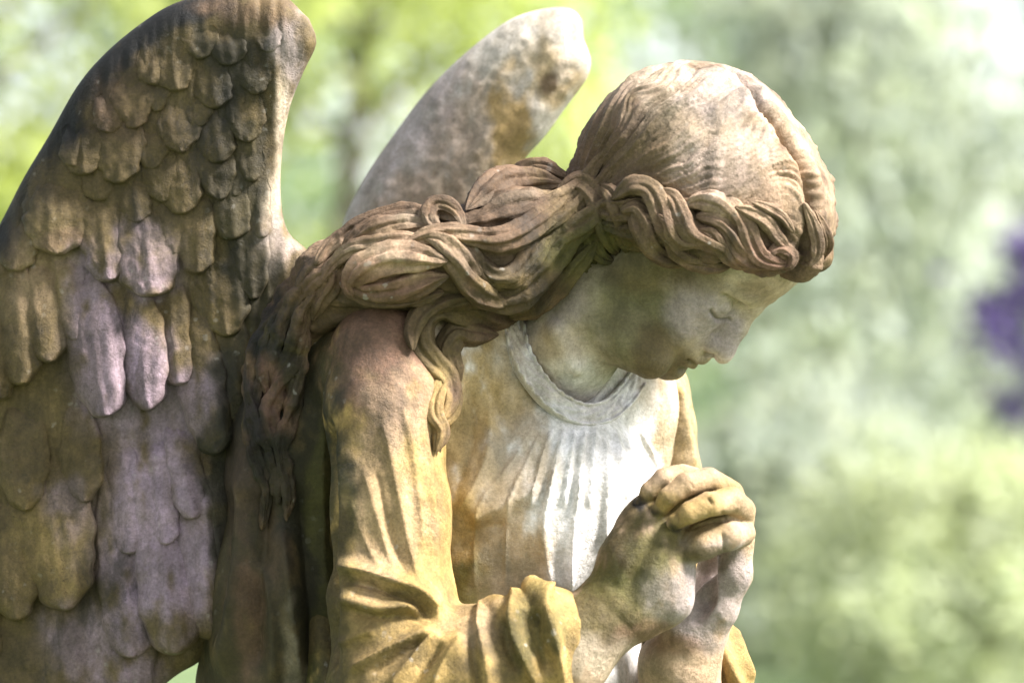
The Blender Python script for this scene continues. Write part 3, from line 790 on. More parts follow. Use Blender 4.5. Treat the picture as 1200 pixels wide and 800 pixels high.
add_locks([
    [(668, 226, 9), (642, 250, 14), (616, 270, 15), (588, 280, 14), (558, 277, 12), (528, 273, 11), (500, 276, 10), (474, 284, 6)],
    [(524, 306, 9), (490, 301, 17), (454, 304, 19), (424, 316, 17), (408, 334, 11), (414, 346, 6)],
    [(494, 277, 7), (516, 283, 14), (536, 304, 17), (552, 330, 17), (574, 350, 15), (600, 358, 9)],
    [(544, 270, 8), (531, 249, 12), (512, 241, 12), (502, 255, 11), (514, 272, 8), (536, 280, 5)],
], lift=20, n_str=5, flat=0.75, which=(0,), rough=1.8)
# the ringlet that hangs on the chest and the pieces beside it
add_locks([
    [(618, 362, 10), (585, 374, 19), (550, 366, 19), (515, 360, 18), (494, 376, 18), (492, 402, 19), (506, 426, 18), (522, 446, 16), (524, 470, 12), (514, 496, 7)],
    [(584, 392, 8), (556, 392, 14), (534, 392, 15), (524, 412, 14), (532, 434, 12), (536, 456, 7)],
    [(560, 348, 6), (528, 350, 12), (500, 362, 12), (484, 384, 11), (484, 410, 8)],
    [(530, 436, 6), (512, 462, 11), (508, 486, 12), (517, 506, 10), (510, 530, 5)],
    [(524, 440, 4), (534, 462, 9), (526, 486, 10), (512, 500, 8), (516, 530, 3)],
], lift=12, n_str=4, flat=0.85, which=None, )
# hair falling down the back, dark and mossy
add_locks([
    [(388, 316, 8), (362, 336, 13), (340, 366, 15), (322, 400, 14), (312, 436, 12), (318, 470, 9)],
    [(372, 340, 8), (352, 372, 13), (346, 410, 14), (330, 446, 14), (316, 480, 13), (326, 520, 9), (334, 552, 5)],
    [(340, 360, 6), (318, 384, 12), (300, 420, 14), (296, 460, 13), (306, 500, 13), (322, 540, 11), (326, 590, 6)],
    [(360, 380, 6), (350, 430, 10), (342, 480, 11), (330, 520, 10), (338, 570, 8), (336, 610, 4)],
    [(306, 440, 5), (296, 480, 9), (300, 530, 10), (312, 570, 9), (308, 620, 5)],
], lift=5, n_str=3, flat=0.85, which=(0, 1, 2), twist=1.0, rough=3.2)

# ------------------------------------------------------------------ collar band
def build_collar():
    pts = [(600, 352), (602, 380), (610, 412), (627, 443), (652, 470), (684, 485), (712, 481), (732, 464), (746, 444), (752, 432)]
    rows = []
    for i, (x, y) in enumerate(pts):
        ys_ = [surf(680 + (x - 680) * k_, 395 + (y - 395) * k_, (1,)) for k_ in (1.0, 1.12, 1.24)]; ys_ = [t_ for t_ in ys_ if t_ is not None]
        yy = min(ys_) if ys_ else None
        if yy is None: yy = rows[-1][2] if rows else 40
        rows.append([x, y, yy])
    rows = np.array(rows); rows[-1, 2] = rows[-2, 2] + 30; rows[-2, 2] += 8
    for _ in range(2): rows[1:-1, 2] = 0.5 * rows[1:-1, 2] + 0.25 * (rows[2:, 2] + rows[:-2, 2])
    c = curve(rows, 2.0); n = len(c)
    ctr = np.array([P(a, b, y - 5) for a, b, y in c])
    T = np.gradient(ctr, axis=0); T /= np.linalg.norm(T, axis=1)[:, None]
    W = np.cross(T, np.array([0.35, -0.9, 0.2])); W /= np.linalg.norm(W, axis=1)[:, None]; Nn = np.cross(W, T)
    s = np.arange(n) * 2.0
    prof = [(-1.06, -10), (-1.05, 2), (-1.0, 6), (-0.9, 8), (-0.8, 6), (-0.74, 1), (-0.6, 2.6), (-0.45, 3.4), (-0.3, 3.8), (-0.15, 4), (0, 4.2), (0.15, 4), (0.3, 3.8), (0.45, 3.4), (0.6, 2.6), (0.74, 1), (0.8, 5), (0.9, 7), (1.0, 5), (1.05, 1), (1.06, -10)]
    V = []
    for a, b in prof:
        orn = 2.6 * np.sin(s / 5.2 + 1.5 * math.sin(a * 5)) * np.cos(a * 6 + s / 9) if abs(a) < 0.7 else 1.8 * np.sin(s / 2.2) if 0.79 < abs(a) <= 1.0 else 0
        V.append(ctr + W * (a * 13) + Nn * (b * (0.6 if b > 0 else 1) + orn + 0 * s)[:, None])
    K = len(prof); v = np.stack(V, 1).reshape(-1, 3)
    i = np.arange(n - 1)[:, None] * K; j = np.arange(K - 1)[None, :]
    F = np.stack([i + j, i + j + 1, i + K + j + 1, i + K + j], -1).reshape(-1, 4)
    return v, F
cv, cf = build_collar()
link('collar', cv, cf, M_SMOOTH, statue, color=paint(cv, 'white', [(640, 440, 60, 30, 'cream', .5), (612, 380, 20, 40, 'cream', .9), (690, 480, 40, 16, 'grey', .3), (755, 440, 16, 30, 'cream', .6)], 8))

# ------------------------------------------------------------------ wings
def inside_dist(bx, by, poly):
    best = np.full(bx.shape, 1e9); ins = np.zeros(bx.shape, bool)
    m = len(poly)
    for i in range(m):
        a, b = poly[i], poly[(i + 1) % m]
        d = b - a; dd = (d * d).sum() + 1e-9
        t = np.clip(((bx - a[0]) * d[0] + (by - a[1]) * d[1]) / dd, 0, 1)
        best = np.minimum(best, (bx - a[0] - t * d[0]) ** 2 + (by - a[1] - t * d[1]) ** 2)
        c = ((a[1] > by) != (b[1] > by)) & (bx < (b[0] - a[0]) * (by - a[1]) / (b[1] - a[1] + 1e-12) + a[0])
        ins ^= c
    return np.where(ins, np.sqrt(best), -np.sqrt(best))

def wing_slab(outline, depth_fn, R, T, step, relief=None):
    """a rounded slab with its own outline, front and back"""
    poly = curve(np.array(outline + outline[:1], float), 8.0)[:-1]
    lo, hi = poly.min(0) - step, poly.max(0) + step
    xs = np.arange(lo[0], hi[0], step); ys = np.arange(lo[1], hi[1], step)
    X, Y = np.meshgrid(xs, ys, indexing='ij')
    d = inside_dist(X, Y, poly)
    # pull cells just outside onto the rim
    eps = 1.0
    gx = np.gradient(d, step, axis=0); gy = np.gradient(d, step, axis=1)
    gl = np.sqrt(gx ** 2 + gy ** 2) + 1e-6
    keep = d > -step * 1.45
    out = d < 0
    X2 = np.where(out, X - gx / gl * d, X); Y2 = np.where(out, Y - gy / gl * d, Y)
    dd = np.clip(d, 0, None)
    q = np.clip(1 - dd / R, 0, 1)
    prof = T * np.sqrt(np.clip(1 - q ** 2, 0, 1))
    yc = depth_fn(X2, Y2)
    hfront = prof + (relief(X2, Y2, dd) if relief else 0) * np.clip(dd / 10, 0, 1)
    def put(yy):
        s = (D + yy) / D
        return np.stack([(X2 - 600) * s, yy, (400 - Y2) * s], -1).reshape(-1, 3)
    vf, vb = put(yc - hfront), put(yc + prof)
    nx, ny = X.shape
    id_ = np.arange(nx * ny).reshape(nx, ny)
    k = keep[:-1, :-1] & keep[1:, :-1] & keep[1:, 1:] & keep[:-1, 1:]
    any_in = (d[:-1, :-1] > 0) | (d[1:, :-1] > 0) | (d[1:, 1:] > 0) | (d[:-1, 1:] > 0)
    k &= any_in
    q1 = np.stack([id_[:-1, :-1][k], id_[:-1, 1:][k], id_[1:, 1:][k], id_[1:, :-1][k]], 1)
    f = np.vstack([q1[:, ::-1], q1 + nx * ny])
    v = np.vstack([vf, vb])
    used = np.unique(f); remap = np.full(len(v), -1); remap[used] = np.arange(len(used))
    return v[used], remap[f]

near_out = [(362, 22), (371, 50), (356, 84), (340, 125), (331, 175), (329, 230), (338, 272), (368, 302), (380, 350), (340, 400), (300, 470), (285, 560), (272, 650), (262, 715), (240, 768),
            (205, 792), (160, 830), (100, 880), (40, 930), (-40, 960), (-110, 900), (-120, 700), (-110, 550), (-80, 420), (-35, 320), (0, 262), (28, 208), (58, 158), (90, 102), (122, 64), (165, 28), (205, 4), (260, -10), (325, -8)]
def near_depth(x, y): return 62 + (340 - x) * 0.22 + 0.02 * (y - 300)
def near_relief(x, y, d):
    p = np.stack([x.ravel(), y.ravel() * 0.6, 0 * x.ravel()], 1)
    h = 2.0 * fbm(p + 500, 40, 4) + 2.2 * fbm(p * [1, 0.16, 1] + 900, 9, 3)
    return h.reshape(x.shape)
nwv, nwf = wing_slab(near_out, near_depth, 42, 30, 2.6, near_relief)
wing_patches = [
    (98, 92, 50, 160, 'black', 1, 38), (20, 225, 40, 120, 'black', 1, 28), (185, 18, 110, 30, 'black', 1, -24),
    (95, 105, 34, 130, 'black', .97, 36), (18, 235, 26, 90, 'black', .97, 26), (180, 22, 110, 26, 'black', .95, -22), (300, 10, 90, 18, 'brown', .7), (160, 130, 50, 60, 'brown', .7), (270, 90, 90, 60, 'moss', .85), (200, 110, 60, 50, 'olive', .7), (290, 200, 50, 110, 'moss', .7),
    (345, 60, 22, 60, 'grey', .7), (330, 180, 14, 100, 'cream', .75), (338, 290, 26, 40, 'grey', .6), (160, 230, 90, 60, 'olive', .7), (60, 240, 50, 60, 'olive', .6), (75, 280, 24, 18, 'brown', .6),
    (170, 310, 50, 40, 'purple', .7), (100, 340, 24, 60, 'purple', .8), (40, 330, 40, 60, 'tan', .4), (240, 360, 50, 60, 'olive', .8), (300, 330, 30, 120, 'moss', .75), (120, 430, 50, 70, 'purple', .85), (190, 470, 70, 70, 'purple', .85), (40, 420, 50, 60, 'olive', .7),
    (190, 620, 90, 120, 'purple', .95), (60, 560, 70, 90, 'olive', .7), (60, 640, 50, 60, 'ochre', .35), (70, 590, 30, 40, 'purple', .5), (20, 700, 40, 60, 'olive', .8), (90, 740, 60, 40, 'purple', .7), (265, 560, 22, 160, 'moss', .9), (20, 780, 40, 40, 'olive', .8), (150, 790, 60, 24, 'purple', .8)]
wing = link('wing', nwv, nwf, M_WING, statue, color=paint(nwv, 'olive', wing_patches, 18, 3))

wing_bvh = BVHTree.FromPolygons([tuple(p) for p in nwv], [tuple(q) for q in nwf.tolist()])
def feather(tip, root, W, parent, hgt=9, seed=0, bend=0.0, tipround=0.5):
    """carved feather: tongue with a rounded free end, low shaft ridge and slanting barbs"""
    rnd = random.Random(seed)
    tip = np.array(tip, float); root = np.array(root, float)
    ax = tip - root; L = np.linalg.norm(ax); ax /= L; side = np.array([ax[1], -ax[0]])
    ns = max(18, int(L / 2.8)); nt = max(11, int(W * 2 / 2.8)); nt += 1 - nt % 2
    su = np.linspace(0, 1, ns); su = 1 - (1 - su) ** 1.35
    tu = np.linspace(-1, 1, nt); tu = np.sign(tu) * (1 - (1 - np.abs(tu)) ** 1.3)
    S, Tt = np.meshgrid(su, tu, indexing='ij')
    s_tip = W / L * (0.9 + tipround)                              # length of the rounded end
    e = np.clip((S - (1 - s_tip)) / s_tip, 0, 1)
    # pack more rows near the tip
    Wd = W * (0.80 + 0.2 * np.sin(np.clip(S, 0, 1) * 2.4)) * np.sqrt(np.clip(1 - e ** (1.7 + 0.9 * abs(math.sin(seed * 1.7))), 0.0, 1)) * (0.35 + 0.65 * np.sin(np.clip(S / 0.45, 0, 1) * 1.5708))
    wav = 0.08 * W * np.sin(S * 8 + seed) * Tt + 0.035 * W * np.sin(S * 21 + seed * 2) + 0.06 * W * np.sin(S * 37 + 3 * Tt + seed * 5) * np.abs(Tt) * S
    off = Tt * Wd + bend * W * (S ** 2) * 1.2 + wav
    bx = root[0] + ax[0] * S * L + side[0] * off
    by = root[1] + ax[1] * S * L + side[1] * off
    dist = np.minimum((1 - np.abs(Tt)) * Wd, (1 - S) * L * 1.0)
    edge = np.clip(dist / 3.4, 0, 1); hgt_ = hgt * 1.3
    dome = 1 - 0.45 * Tt ** 2
    h = (hgt_ * (0.18 + 0.82 * S ** 1.05 + 0.14 * Tt * math.copysign(1, math.sin(seed * 2.3))) - 7 * (1 - S) ** 3 * 2) * dome * np.sqrt(np.clip(1 - (1 - edge) ** 2, 0, 1))
    shaft = np.exp(-((Tt - 0.08 * math.sin(seed)) * Wd / 2.2) ** 2)
    barb = np.sin((S * L * 1.0 + np.abs(Tt) * W * 1.4) / 3.4 + 1.2 * np.sin(S * 6 + seed) + seed)
    stri = np.sin(off / 2.6 + 1.3 * np.sin(S * L / 36 + seed)) * 1.5 + 1.3 * np.sin(off / 5.3 + seed + 0.8 * np.sin(S * L / 50))
    h = h + (0.9 * shaft - 0.4 * np.exp(-((np.abs(Tt) * Wd - 5) / 3) ** 2) + 0.28 * barb + 0.45 * stri) * edge
    pp = np.stack([bx.ravel(), by.ravel(), np.full(bx.size, seed * 3.0)], 1)
    h = h + (1.3 * fbm(pp, 18, 3)).reshape(h.shape) * edge
    h = np.where((edge <= 0) & (S > 0.25), h + 0.25 * hgt_ * S - 1.0, h) - 9 * np.clip(1 - S * 4.5, 0, 1)
    lift = h.ravel()
    yc = near_depth(bx.ravel(), by.ravel()) - 30
    poly_d = inside_dist(bx.ravel(), by.ravel(), NP)
    q = np.clip(1 - np.clip(poly_d, 0, None) / 42, 0, 1)
    yc = yc + 30 * (1 - np.sqrt(np.clip(1 - q ** 2, 0, 1)))       # follow the rounded rim
    yy = yc - lift
    s = (D + yy) / D
    v = np.stack([(bx.ravel() - 600) * s, yy, (400 - by.ravel()) * s], 1)
    ids = np.arange(ns * nt).reshape(ns, nt)
    f = np.stack([ids[:-1, :-1].ravel(), ids[1:, :-1].ravel(), ids[1:, 1:].ravel(), ids[:-1, 1:].ravel()], 1)
    nrm = np.cross(v[f[:, 2]] - v[f[:, 0]], v[f[:, 3]] - v[f[:, 1]])
    if nrm[:, 1].sum() > 0: f = f[:, ::-1]
    # underside: the rim folded back into the wing
    rim = np.concatenate([ids[:, 0], ids[-1, 1:], ids[-2::-1, -1], ids[0, -2:0:-1]])
    cen = v[rim].mean(0); ctrl = np.array([v[ids[k_, nt // 2]] for k_ in range(ns)])
    near_i = np.concatenate([np.arange(ns), np.full(nt - 1, ns - 1), np.arange(ns - 2, -1, -1), np.zeros(nt - 2, int)])
    inw = ctrl[np.minimum(near_i, ns - 5)] - v[rim]; inw[:, 1] = 0; inw /= np.linalg.norm(inw, axis=1)[:, None] + 1e-6
    vb = v[rim] + inw * 4.5 + np.array([0, 9, 0]); base = len(v)
    m = len(rim); i = np.arange(m); i2 = (i + 1) % m
    fr = np.stack([rim[i], rim[i2], base + i2, base + i], 1)
    if True:
        f = np.vstack([f, fr])
    v = np.vstack([v, vb])
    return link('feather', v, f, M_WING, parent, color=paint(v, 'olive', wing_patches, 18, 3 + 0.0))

NP = curve(np.array(near_out + near_out[:1], float), 10.0)[:-1]
F = []
# (tip x, tip y, root x, root y, half width, height, bend) lowest row first
rows = [
    # bottom row
    (30, 880, 20, 640, 40, 10, 0), (95, 860, 70, 640, 36, 11, .1), (150, 820, 120, 620, 34, 12, .1), (-50, 860, -50, 600, 44, 10, 0),
    # long primaries
    (266, 722, 236, 500, 25, 16, .25), (244, 752, 204, 490, 29, 20, .25), (200, 768, 164, 500, 31, 24, .2), (150, 772, 130, 520, 28, 17, .2),
    (18, 728, 8, 560, 30, 14, .0), (-40, 740, -40, 540, 36, 12, 0), (72, 716, 52, 520, 42, 22, .1), (190, 640, 176, 500, 22, 16, .1), (222, 610, 206, 480, 20, 15, .15), (148, 650, 142, 500, 20, 14, .1), (98, 590, 92, 450, 22, 12, 0), (30, 600, 24, 450, 26, 12, 0),
    # middle rank, long
    (248, 534, 214, 330, 27, 17, .2), (284, 500, 262, 330, 20, 10, .1), (-10, 470, 0, 330, 26, 14, 0), (24, 452, 14, 290, 24, 15, 0), (58, 426, 46, 290, 22, 14, 0), (170, 482, 158, 310, 27, 20, .1), (120, 490, 98, 300, 31, 22, .1),
    (-40, 520, -30, 380, 26, 12, 0),
    (205, 452, 196, 310, 22, 12, .1), (90, 400, 76, 280, 18, 10, 0), (144, 440, 136, 300, 16, 9, 0),
    # covert rank
    (150, 300, 146, 210, 18, 10, 0), (204, 300, 200, 215, 16, 10, 0), (100, 290, 96, 215, 16, 10, 0), (306, 280, 300, 190, 12, 6, 0), (250, 350, 240, 260, 16, 8, 0), (40, 262, 50, 200, 14, 9, 0),
    (262, 396, 246, 250, 25, 14, .1), (296, 352, 286, 200, 18, 9, 0), (232, 322, 226, 210, 19, 17, 0), (128, 330, 112, 210, 24, 20, 0), (176, 348, 168, 220, 30, 24, 0),
    (14, 318, 30, 240, 20, 12, 0), (66, 300, 72, 200, 32, 20, 0),
    # small coverts
    (178, 200, 174, 130, 17, 10, 0), (236, 212, 230, 150, 14, 9, 0), (274, 232, 270, 170, 14, 8, 0), (116, 236, 112, 170, 16, 10, 0), (160, 262, 156, 190, 15, 10, 0), (296, 214, 292, 150, 12, 6, 0), (232, 150, 226, 90, 15, 9, 0), (184, 132, 180, 80, 15, 9, 0), (140, 176, 140, 120, 14, 8, 0), (272, 148, 268, 90, 14, 8, 0),
    (272, 282, 270, 180, 18, 11, 0), (214, 252, 206, 160, 20, 17, 0), (190, 238, 186, 150, 16, 13, 0), (258, 236, 250, 150, 17, 14, 0), (140, 216, 134, 120, 26, 18, 0), (98, 206, 96, 130, 20, 14, 0), (82, 196, 98, 140, 16, 12, 0),
    (256, 192, 248, 110, 17, 13, 0), (212, 180, 206, 96, 20, 16, 0), (290, 168, 284, 90, 18, 9, 0), (158, 152, 154, 80, 20, 15, 0), (122, 156, 136, 104, 17, 11, 0),
    (206, 108, 200, 40, 20, 13, 0), (252, 128, 246, 56, 18, 12, 0), (270, 78, 264, 26, 18, 9, 0), (300, 112, 296, 50, 16, 8, 0), (236, 70, 232, 20, 18, 9, 0), (316, 62, 312, 20, 15, 6, 0), (176, 100, 184, 50, 17, 9, 0)]
for i, (tx, ty, rx, ry, W, hg, bd) in enumerate(rows):
    feather((tx, ty), (rx, ry), W * (1.28 if ty < 400 else 1.12), wing, hg * (0.62 if ty < 260 else 0.95 if ty < 400 else 1.75), i + 1, bd)

far_out = [(395, 285), (408, 245), (438, 192), (488, 122), (520, 86), (560, 50), (600, 22), (640, 10), (668, 10), (682, 24), (684, 46), (692, 68), (688, 92), (664, 125), (640, 158), (612, 190), (596, 220), (585, 260), (590, 330), (560, 420), (500, 520), (440, 560), (400, 520), (385, 400)]
def far_depth(x, y): return 330 + (600 - x) * 0.25 + 0.05 * (y - 100)
def far_relief(x, y, d):
    p = np.stack([x.ravel(), y.ravel(), 0 * x.ravel()], 1)
    a = math.radians(52); l = p[:, 0] * math.cos(a) - p[:, 1] * math.sin(a); w = p[:, 0] * math.sin(a) + p[:, 1] * math.cos(a)
    q = np.stack([l * 0.2, w, 0 * w], 1)
    return (1.6 * fbm(p + 100, 40, 4) + 2.6 * fbm(q + 50, 12, 3) + 1.2 * N2(p / 9)).reshape(x.shape)
fwv, fwf = wing_slab(far_out, far_depth, 52, 44, 3.2, far_relief)
link('wing', fwv, fwf, M_SMOOTH, statue, color=paint(fwv, 'far', [(470, 190, 60, 120, 'grey', .4, 35), (560, 170, 60, 80, 'tan', .5), (600, 180, 34, 70, 'ochre', .85), (550, 230, 60, 50, 'olive', .25), (650, 90, 40, 40, 'ochre', .6), (655, 70, 20, 20, 'cream', .9), (640, 100, 12, 16, 'brown', .7), (470, 140, 40, 100, 'grey', .5, 38), (520, 250, 60, 20, 'brown', .3), (500, 240, 80, 30, 'tan', .5), (660, 30, 40, 20, 'cream', .5)], 16, 8))

# ------------------------------------------------------------------ skirt below the frame and the plinth
def build_skirt():
    prof = [(-430, 1.0), (-600, 1.05), (-900, 1.15), (-1200, 1.3), (-1500, 1.45), (-1708, 1.55)]
    K = 160; V = []
    zz = np.linspace(-430, -1708, 60)
    th = np.linspace(0, 2 * math.pi, K, endpoint=False)
    for z in zz:
        k = np.interp(-z, [-a for a, _ in prof], [b for _, b in prof]); u = (-430 - z) / 1278
        fold = (0.02 + 0.07 * u) * (np.sin(th * 11 + 0.6 * math.sin(u * 3)) + 0.5 * np.sin(th * 19 + u * 2))
        r = k * (1 + fold)
        V.append(np.stack([-110 + 210 * r * np.cos(th), 85 + 165 * r * np.sin(th), np.full(K, z)], 1))
    v = np.vstack(V); n = len(zz)
    i = np.arange(n - 1)[:, None] * K; j = np.arange(K)[None, :]; j2 = (j + 1) % K
    f = np.stack([i + j, i + K + j, i + K + j2, i + j2], -1).reshape(-1, 4)
    return v, f
kv, kf = build_skirt()
link('skirt', kv, kf, M_STONE, statue, color=paint(kv, 'olive', [], 16))

# ------------------------------------------------------------------ plinth
def box_mesh(x0, x1, y0, y1, z0, z1, bev=0.02, seg=14):
    c = Clay([x0 * 1200 - 30, y0 * 1200 - 30, z0 * 1200 - 30], [x1 * 1200 + 30, y1 * 1200 + 30, z1 * 1200 + 30], 12)
    return c
def plinth():
    V, F, o = [], [], 0
    cx, cy = -0.09, 0.07
    tiers = [(0.62, 0.56, 0.0, 0.18), (0.50, 0.44, 0.18, 0.50), (0.55, 0.49, 0.50, 0.62)]
    root = bpy.data.objects.new('plinth', None); COL.objects.link(root); root.location = (cx, cy, 0)
    bpy.context.view_layer.update()
    tag(root, 'stepped stone block on the grass that carries the angel', 'plinth')
    for nm, (hx, hy, z0, z1) in zip(('step', 'die', 'cap'), tiers):
        b = 0.02; v = []
        for z, k in ((z0, 0), (z1 - b, 0), (z1, b)):
            for sx, sy in ((-1, -1), (1, -1), (1, 1), (-1, 1)): v.append((cx + sx * (hx - k), cy + sy * (hy - k), z))
        f = [(i * 4 + j, i * 4 + (j + 1) % 4, i * 4 + 4 + (j + 1) % 4, i * 4 + 4 + j) for i in range(2) for j in range(4)] + [(8, 9, 10, 11), (3, 2, 1, 0)]
        link(nm, np.array(v), np.array(f), M_STONE, root, smooth=False, color=np.tile(C['grey'], (12, 1)), units=False)
plinth()

# ------------------------------------------------------------------ ground
def grass_material():
    m = bpy.data.materials.new('grass_lawn'); m.use_nodes = True; t = m.node_tree; b = t.nodes['Principled BSDF']
    b.inputs['Roughness'].default_value = 0.9
    n = t.nodes.new('ShaderNodeTexNoise'); n.inputs['Scale'].default_value = 0.8; n.inputs['Detail'].default_value = 6
    co = t.nodes.new('ShaderNodeTexCoord'); t.links.new(co.outputs['Object'], n.inputs['Vector'])
    r = t.nodes.new('ShaderNodeValToRGB'); r.color_ramp.elements[0].color = (0.045, 0.075, 0.025, 1); r.color_ramp.elements[1].color = (0.11, 0.15, 0.06, 1)
    r.color_ramp.elements[0].position = 0.35; r.color_ramp.elements[1].position = 0.65
    t.links.new(n.outputs[0], r.inputs[0]); t.links.new(r.outputs[0], b.inputs['Base Color'])
    return m
gx = np.linspace(-1, 1, 81); gx = np.sign(gx) * np.abs(gx) ** 3 * 600
GX, GY = np.meshgrid(gx, gx, indexing='ij')
GZ = 0.0 * GX
i = np.arange(80)[:, None] * 81 + np.arange(80)[None, :]
gfaces = np.stack([i, i + 81, i + 82, i + 1], -1).reshape(-1, 4)
lawn = link('ground', np.stack([GX, GY, GZ], -1).reshape(-1, 3), gfaces, grass_material(), None, units=False)
tag(lawn, kind='structure')

# ------------------------------------------------------------------ trees and shrubs behind
def leaf_material(name, col, var=0.35, trans=0.6, rough=0.5):
    m = bpy.data.materials.new(name); m.use_nodes = True; t = m.node_tree; L = t.links
    b = t.nodes['Principled BSDF']; out = t.nodes['Material Output']
    b.inputs['Roughness'].default_value = rough
    at = t.nodes.new('ShaderNodeAttribute'); at.attribute_name = 'stain'
    mx = t.nodes.new('ShaderNodeMix'); mx.data_type = 'RGBA'; mx.blend_type = 'MULTIPLY'; mx.inputs[0].default_value = 1.0
    L.new(at.outputs['Color'], mx.inputs[6]); mx.inputs[7].default_value = (*col, 1)
    L.new(mx.outputs[2], b.inputs['Base Color'])
    tr = t.nodes.new('ShaderNodeBsdfTranslucent'); L.new(mx.outputs[2], tr.inputs['Color'])
    ms = t.nodes.new('ShaderNodeMixShader'); ms.inputs[0].default_value = trans
    L.new(b.outputs[0], ms.inputs[1]); L.new(tr.outputs[0], ms.inputs[2]); L.new(ms.outputs[0], out.inputs['Surface'])
    return m
def bark_material():
    m = bpy.data.materials.new('bark'); m.use_nodes = True; t = m.node_tree; b = t.nodes['Principled BSDF']
    n = t.nodes.new('ShaderNodeTexNoise'); n.inputs['Scale'].default_value = 9; n.inputs['Detail'].default_value = 6
    r = t.nodes.new('ShaderNodeValToRGB'); r.color_ramp.elements[0].color = (0.05, 0.04, 0.03, 1); r.color_ramp.elements[1].color = (0.2, 0.17, 0.13, 1)
    t.links.new(n.outputs[0], r.inputs[0]); t.links.new(r.outputs[0], b.inputs['Base Color']); b.inputs['Roughness'].default_value = 0.9
    return m
M_BARK = bark_material()
ML = dict(lime=leaf_material('lime_leaves', (0.42, 0.47, 0.15)), mid=leaf_material('green_leaves', (0.26, 0.34, 0.18)),
          pale=leaf_material('willow_leaves', (0.44, 0.48, 0.38)), copper=leaf_material('copper_leaves', (0.15, 0.10, 0.30), trans=0.25),
          gold=leaf_material('golden_leaves', (0.48, 0.52, 0.32)), dark=leaf_material('dark_leaves', (0.06, 0.10, 0.035)))

def tube(pts, rad, K=8):
    pts = np.array(pts, float); n = len(pts)
    T = np.gradient(pts, axis=0); T /= np.linalg.norm(T, axis=1)[:, None] + 1e-9
    A = np.cross(T, [0.31, 0.92, 0.21]); A /= np.linalg.norm(A, axis=1)[:, None] + 1e-9; B = np.cross(T, A)
    th = np.linspace(0, 2 * math.pi, K, endpoint=False)
    v = (pts[:, None] + (A[:, None] * np.cos(th)[None, :, None] + B[:, None] * np.sin(th)[None, :, None]) * np.array(rad)[:, None, None]).reshape(-1, 3)
    i = np.arange(n - 1)[:, None] * K; j = np.arange(K)[None, :]; j2 = (j + 1) % K
    return v, np.stack([i + j, i + j2, i + K + j2, i + K + j], -1).reshape(-1, 4)

def leaves(cent, size, rs, hang=0.0):
    n = len(cent)
    a = rs.randn(n, 3); a[:, 2] -= hang * 2; a /= np.linalg.norm(a, axis=1)[:, None]
    b = np.cross(a, rs.randn(n, 3)); b /= np.linalg.norm(b, axis=1)[:, None] + 1e-9
    sz = size * (0.6 + 0.8 * rs.rand(n))[:, None]
    p = [cent - a * sz, cent + b * sz * 0.42, cent + a * sz, cent - b * sz * 0.42]
    v = np.stack(p, 1).reshape(-1, 3)
    return v, np.arange(n * 4).reshape(-1, 4)

def tree(name, label, cat, x, y, mat, h, base, R, seed, n=5000, leaf=0.09, weep=False, clumps=46, trunk_r=0.14, dens=0.5, group='trees and shrubs behind the statue'):
    rs = np.random.RandomState(seed)
    root = bpy.data.objects.new(name, None); COL.objects.link(root); root.location = (x, y, 0); bpy.context.view_layer.update()
    tag(root, label, cat, group)
    parts = []
    zz = np.linspace(0, h * 0.85, 10)
    path = np.stack([x + 0.12 * np.sin(zz * 1.1 + seed), y + 0.12 * np.cos(zz * 0.9 + seed), zz], 1)
    parts.append(tube(path, np.interp(zz, [0, h * 0.85], [trunk_r, trunk_r * 0.15])))
    cs = []
    for k in range(clumps):
        u = rs.rand(); z = base + (h - base) * (u ** 0.9)
        prof = math.sin(math.pi * min(0.97, (0.12 + 0.88 * (z - base) / (h - base)))) ** 0.6
        a = rs.rand() * 6.283; r = R * prof * math.sqrt(0.1 + 0.9 * rs.rand())
        c = np.array([x + r * math.cos(a), y + r * math.sin(a), z]); cs.append(c)
        if k % 2 == 0:
            z0 = max(0.2, z - 0.5 * r - 0.2); s0 = np.array([np.interp(z0, zz, path[:, 0]), np.interp(z0, zz, path[:, 1]), min(z0, h * 0.8)])
            m = (s0 + c) / 2 + [0, 0, 0.1 * r]
            parts.append(tube([s0, m, c], [trunk_r * 0.3, trunk_r * 0.18, trunk_r * 0.05], 6))
    tv, tf_ = join(parts)
    link('trunk', tv, tf_, M_BARK, root, units=False)
    cs = np.array(cs); idx = rs.randint(0, len(cs), n)
    rad = (0.22 + 0.3 * rs.rand(len(cs))) * R * dens
    if weep:
        st = rs.randint(0, len(cs) * 9, n); so = rs.randn(len(cs) * 9, 3) * [0.45, 0.45, 0.2] * R * 0.5
        idx = st // 9; c = cs[idx] + so[st]; c[:, 2] -= rs.rand(n) * (0.9 + 0.9 * ((st * 7919) % 13) / 13.0) * 1.3
        c += rs.randn(n, 3) * 0.035; c[:, 2] = np.maximum(c[:, 2], 0.15)
    else:
        c = cs[idx] + rs.randn(n, 3) * rad[idx][:, None] * [1, 1, 0.7]
        c[:, 2] = np.maximum(c[:, 2], 0.05)
    v, f = leaves(c, leaf, rs, 0.8 if weep else 0.15)
    tone = (0.7 + 0.6 * rs.rand(len(cs)))[idx] * (0.8 + 0.4 * rs.rand(n))
    col = np.repeat(np.stack([tone, tone, tone * (0.8 + 0.4 * rs.rand(n))], 1), 4, axis=0)
    link('crown', v, f, mat, root, smooth=False, units=False, color=col)

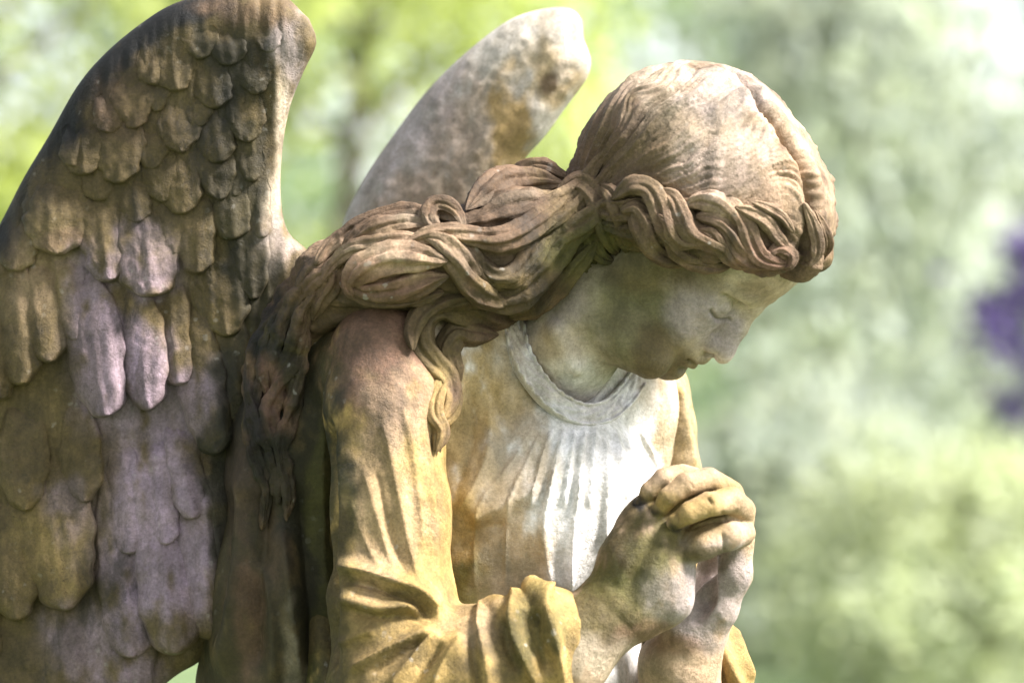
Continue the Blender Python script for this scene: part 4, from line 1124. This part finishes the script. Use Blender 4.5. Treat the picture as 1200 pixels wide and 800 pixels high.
def at_board(px, d): return (px - 600) * (d + 3.5) / 4200.0
tree('lime_tree', 'bright yellow-green leafy tree at the far left behind the wing', 'tree', at_board(-20, 17), 17, ML['lime'], 7.5, 0.9, 2.0, 1, 7000)
tree('lime_tree', 'bright green tree between the two wings of the angel', 'tree', at_board(420, 21), 21, ML['lime'], 7.0, 0.8, 1.7, 2, 8000)
tree('beech_tree', 'dense mid green tree seen above the far wing', 'tree', at_board(640, 27), 27, ML['mid'], 8.0, 0.8, 2.1, 3, 5200)
tree('willow_tree', 'pale drooping tree right of the bowed head', 'tree', at_board(985, 23), 23, ML['pale'], 6.0, 2.6, 1.15, 4, 4200, 0.10, True)
tree('willow_tree', 'grey-green drooping tree at the top right corner', 'tree', at_board(1330, 26), 26, ML['pale'], 6.5, 3.0, 1.2, 5, 3800, 0.10, True)
tree('copper_beech', 'dark purple-leaved shrub at the right edge', 'shrub', at_board(1228, 17), 17, ML['copper'], 2.65, 1.4, 0.46, 6, 1500, 0.055, clumps=24, trunk_r=0.04)
tree('golden_shrub', 'pale golden-green shrub at the lower right corner', 'shrub', at_board(1120, 14), 14, ML['gold'], 1.42, 0.15, 0.9, 7, 9000, 0.045, clumps=60, trunk_r=0.04)
tree('green_shrub', 'grey-green bush low behind the clasped hands', 'shrub', at_board(930, 19), 19, ML['pale'], 1.6, 0.15, 1.0, 8, 6000, 0.07, clumps=40, trunk_r=0.04)
tree('green_tree', 'deep green tree far back behind the drooping tree', 'tree', at_board(900, 40), 40, ML['pale'], 6.6, 0.5, 2.4, 9, 4200, 0.14)
tree('green_tree', 'deep green tree far back at the right edge', 'tree', at_board(1180, 44), 44, ML['pale'], 5.0, 0.5, 2.6, 10, 4500, 0.14)
tree('green_tree', 'tall green tree far back behind the left wing', 'tree', at_board(200, 38), 38, ML['mid'], 9.0, 0.5, 3.0, 11, 8000, 0.13)

tree('green_tree', 'round green tree beyond the lawn, left of all the others', 'tree', -8.0, 20, ML['mid'], 7.0, 0.8, 2.4, 12, 6000, 0.12)
tree('green_tree', 'broad green tree beyond the lawn, right of all the others', 'tree', 7.6, 24, ML['mid'], 7.0, 0.8, 2.4, 13, 6000, 0.12)

# a far wood that reads as one mass along the horizon
rs = np.random.RandomState(77)
nW = 26000
ang = (rs.rand(nW) - 0.5) * 3.2; rW = 95 + 10 * rs.rand(nW)
bump = 4.2 + 1.3 * np.sin(ang * 23) + 0.9 * np.sin(ang * 51 + 1) + 0.6 * np.sin(ang * 97 + 2)
cW = np.stack([rW * np.sin(ang), rW * np.cos(ang), bump * rs.rand(nW) ** 0.8], 1)
vW, fW = leaves(cW, 0.6, rs, 0.0)
tW = np.repeat(0.6 + 0.8 * rs.rand(nW), 4)
wood = link('distant_wood', vW, fW, ML['mid'], None, smooth=False, units=False, color=np.stack([tW, tW, tW], 1))
tag(wood, 'far wood edge along the horizon, out of focus', 'wood', kind='stuff')
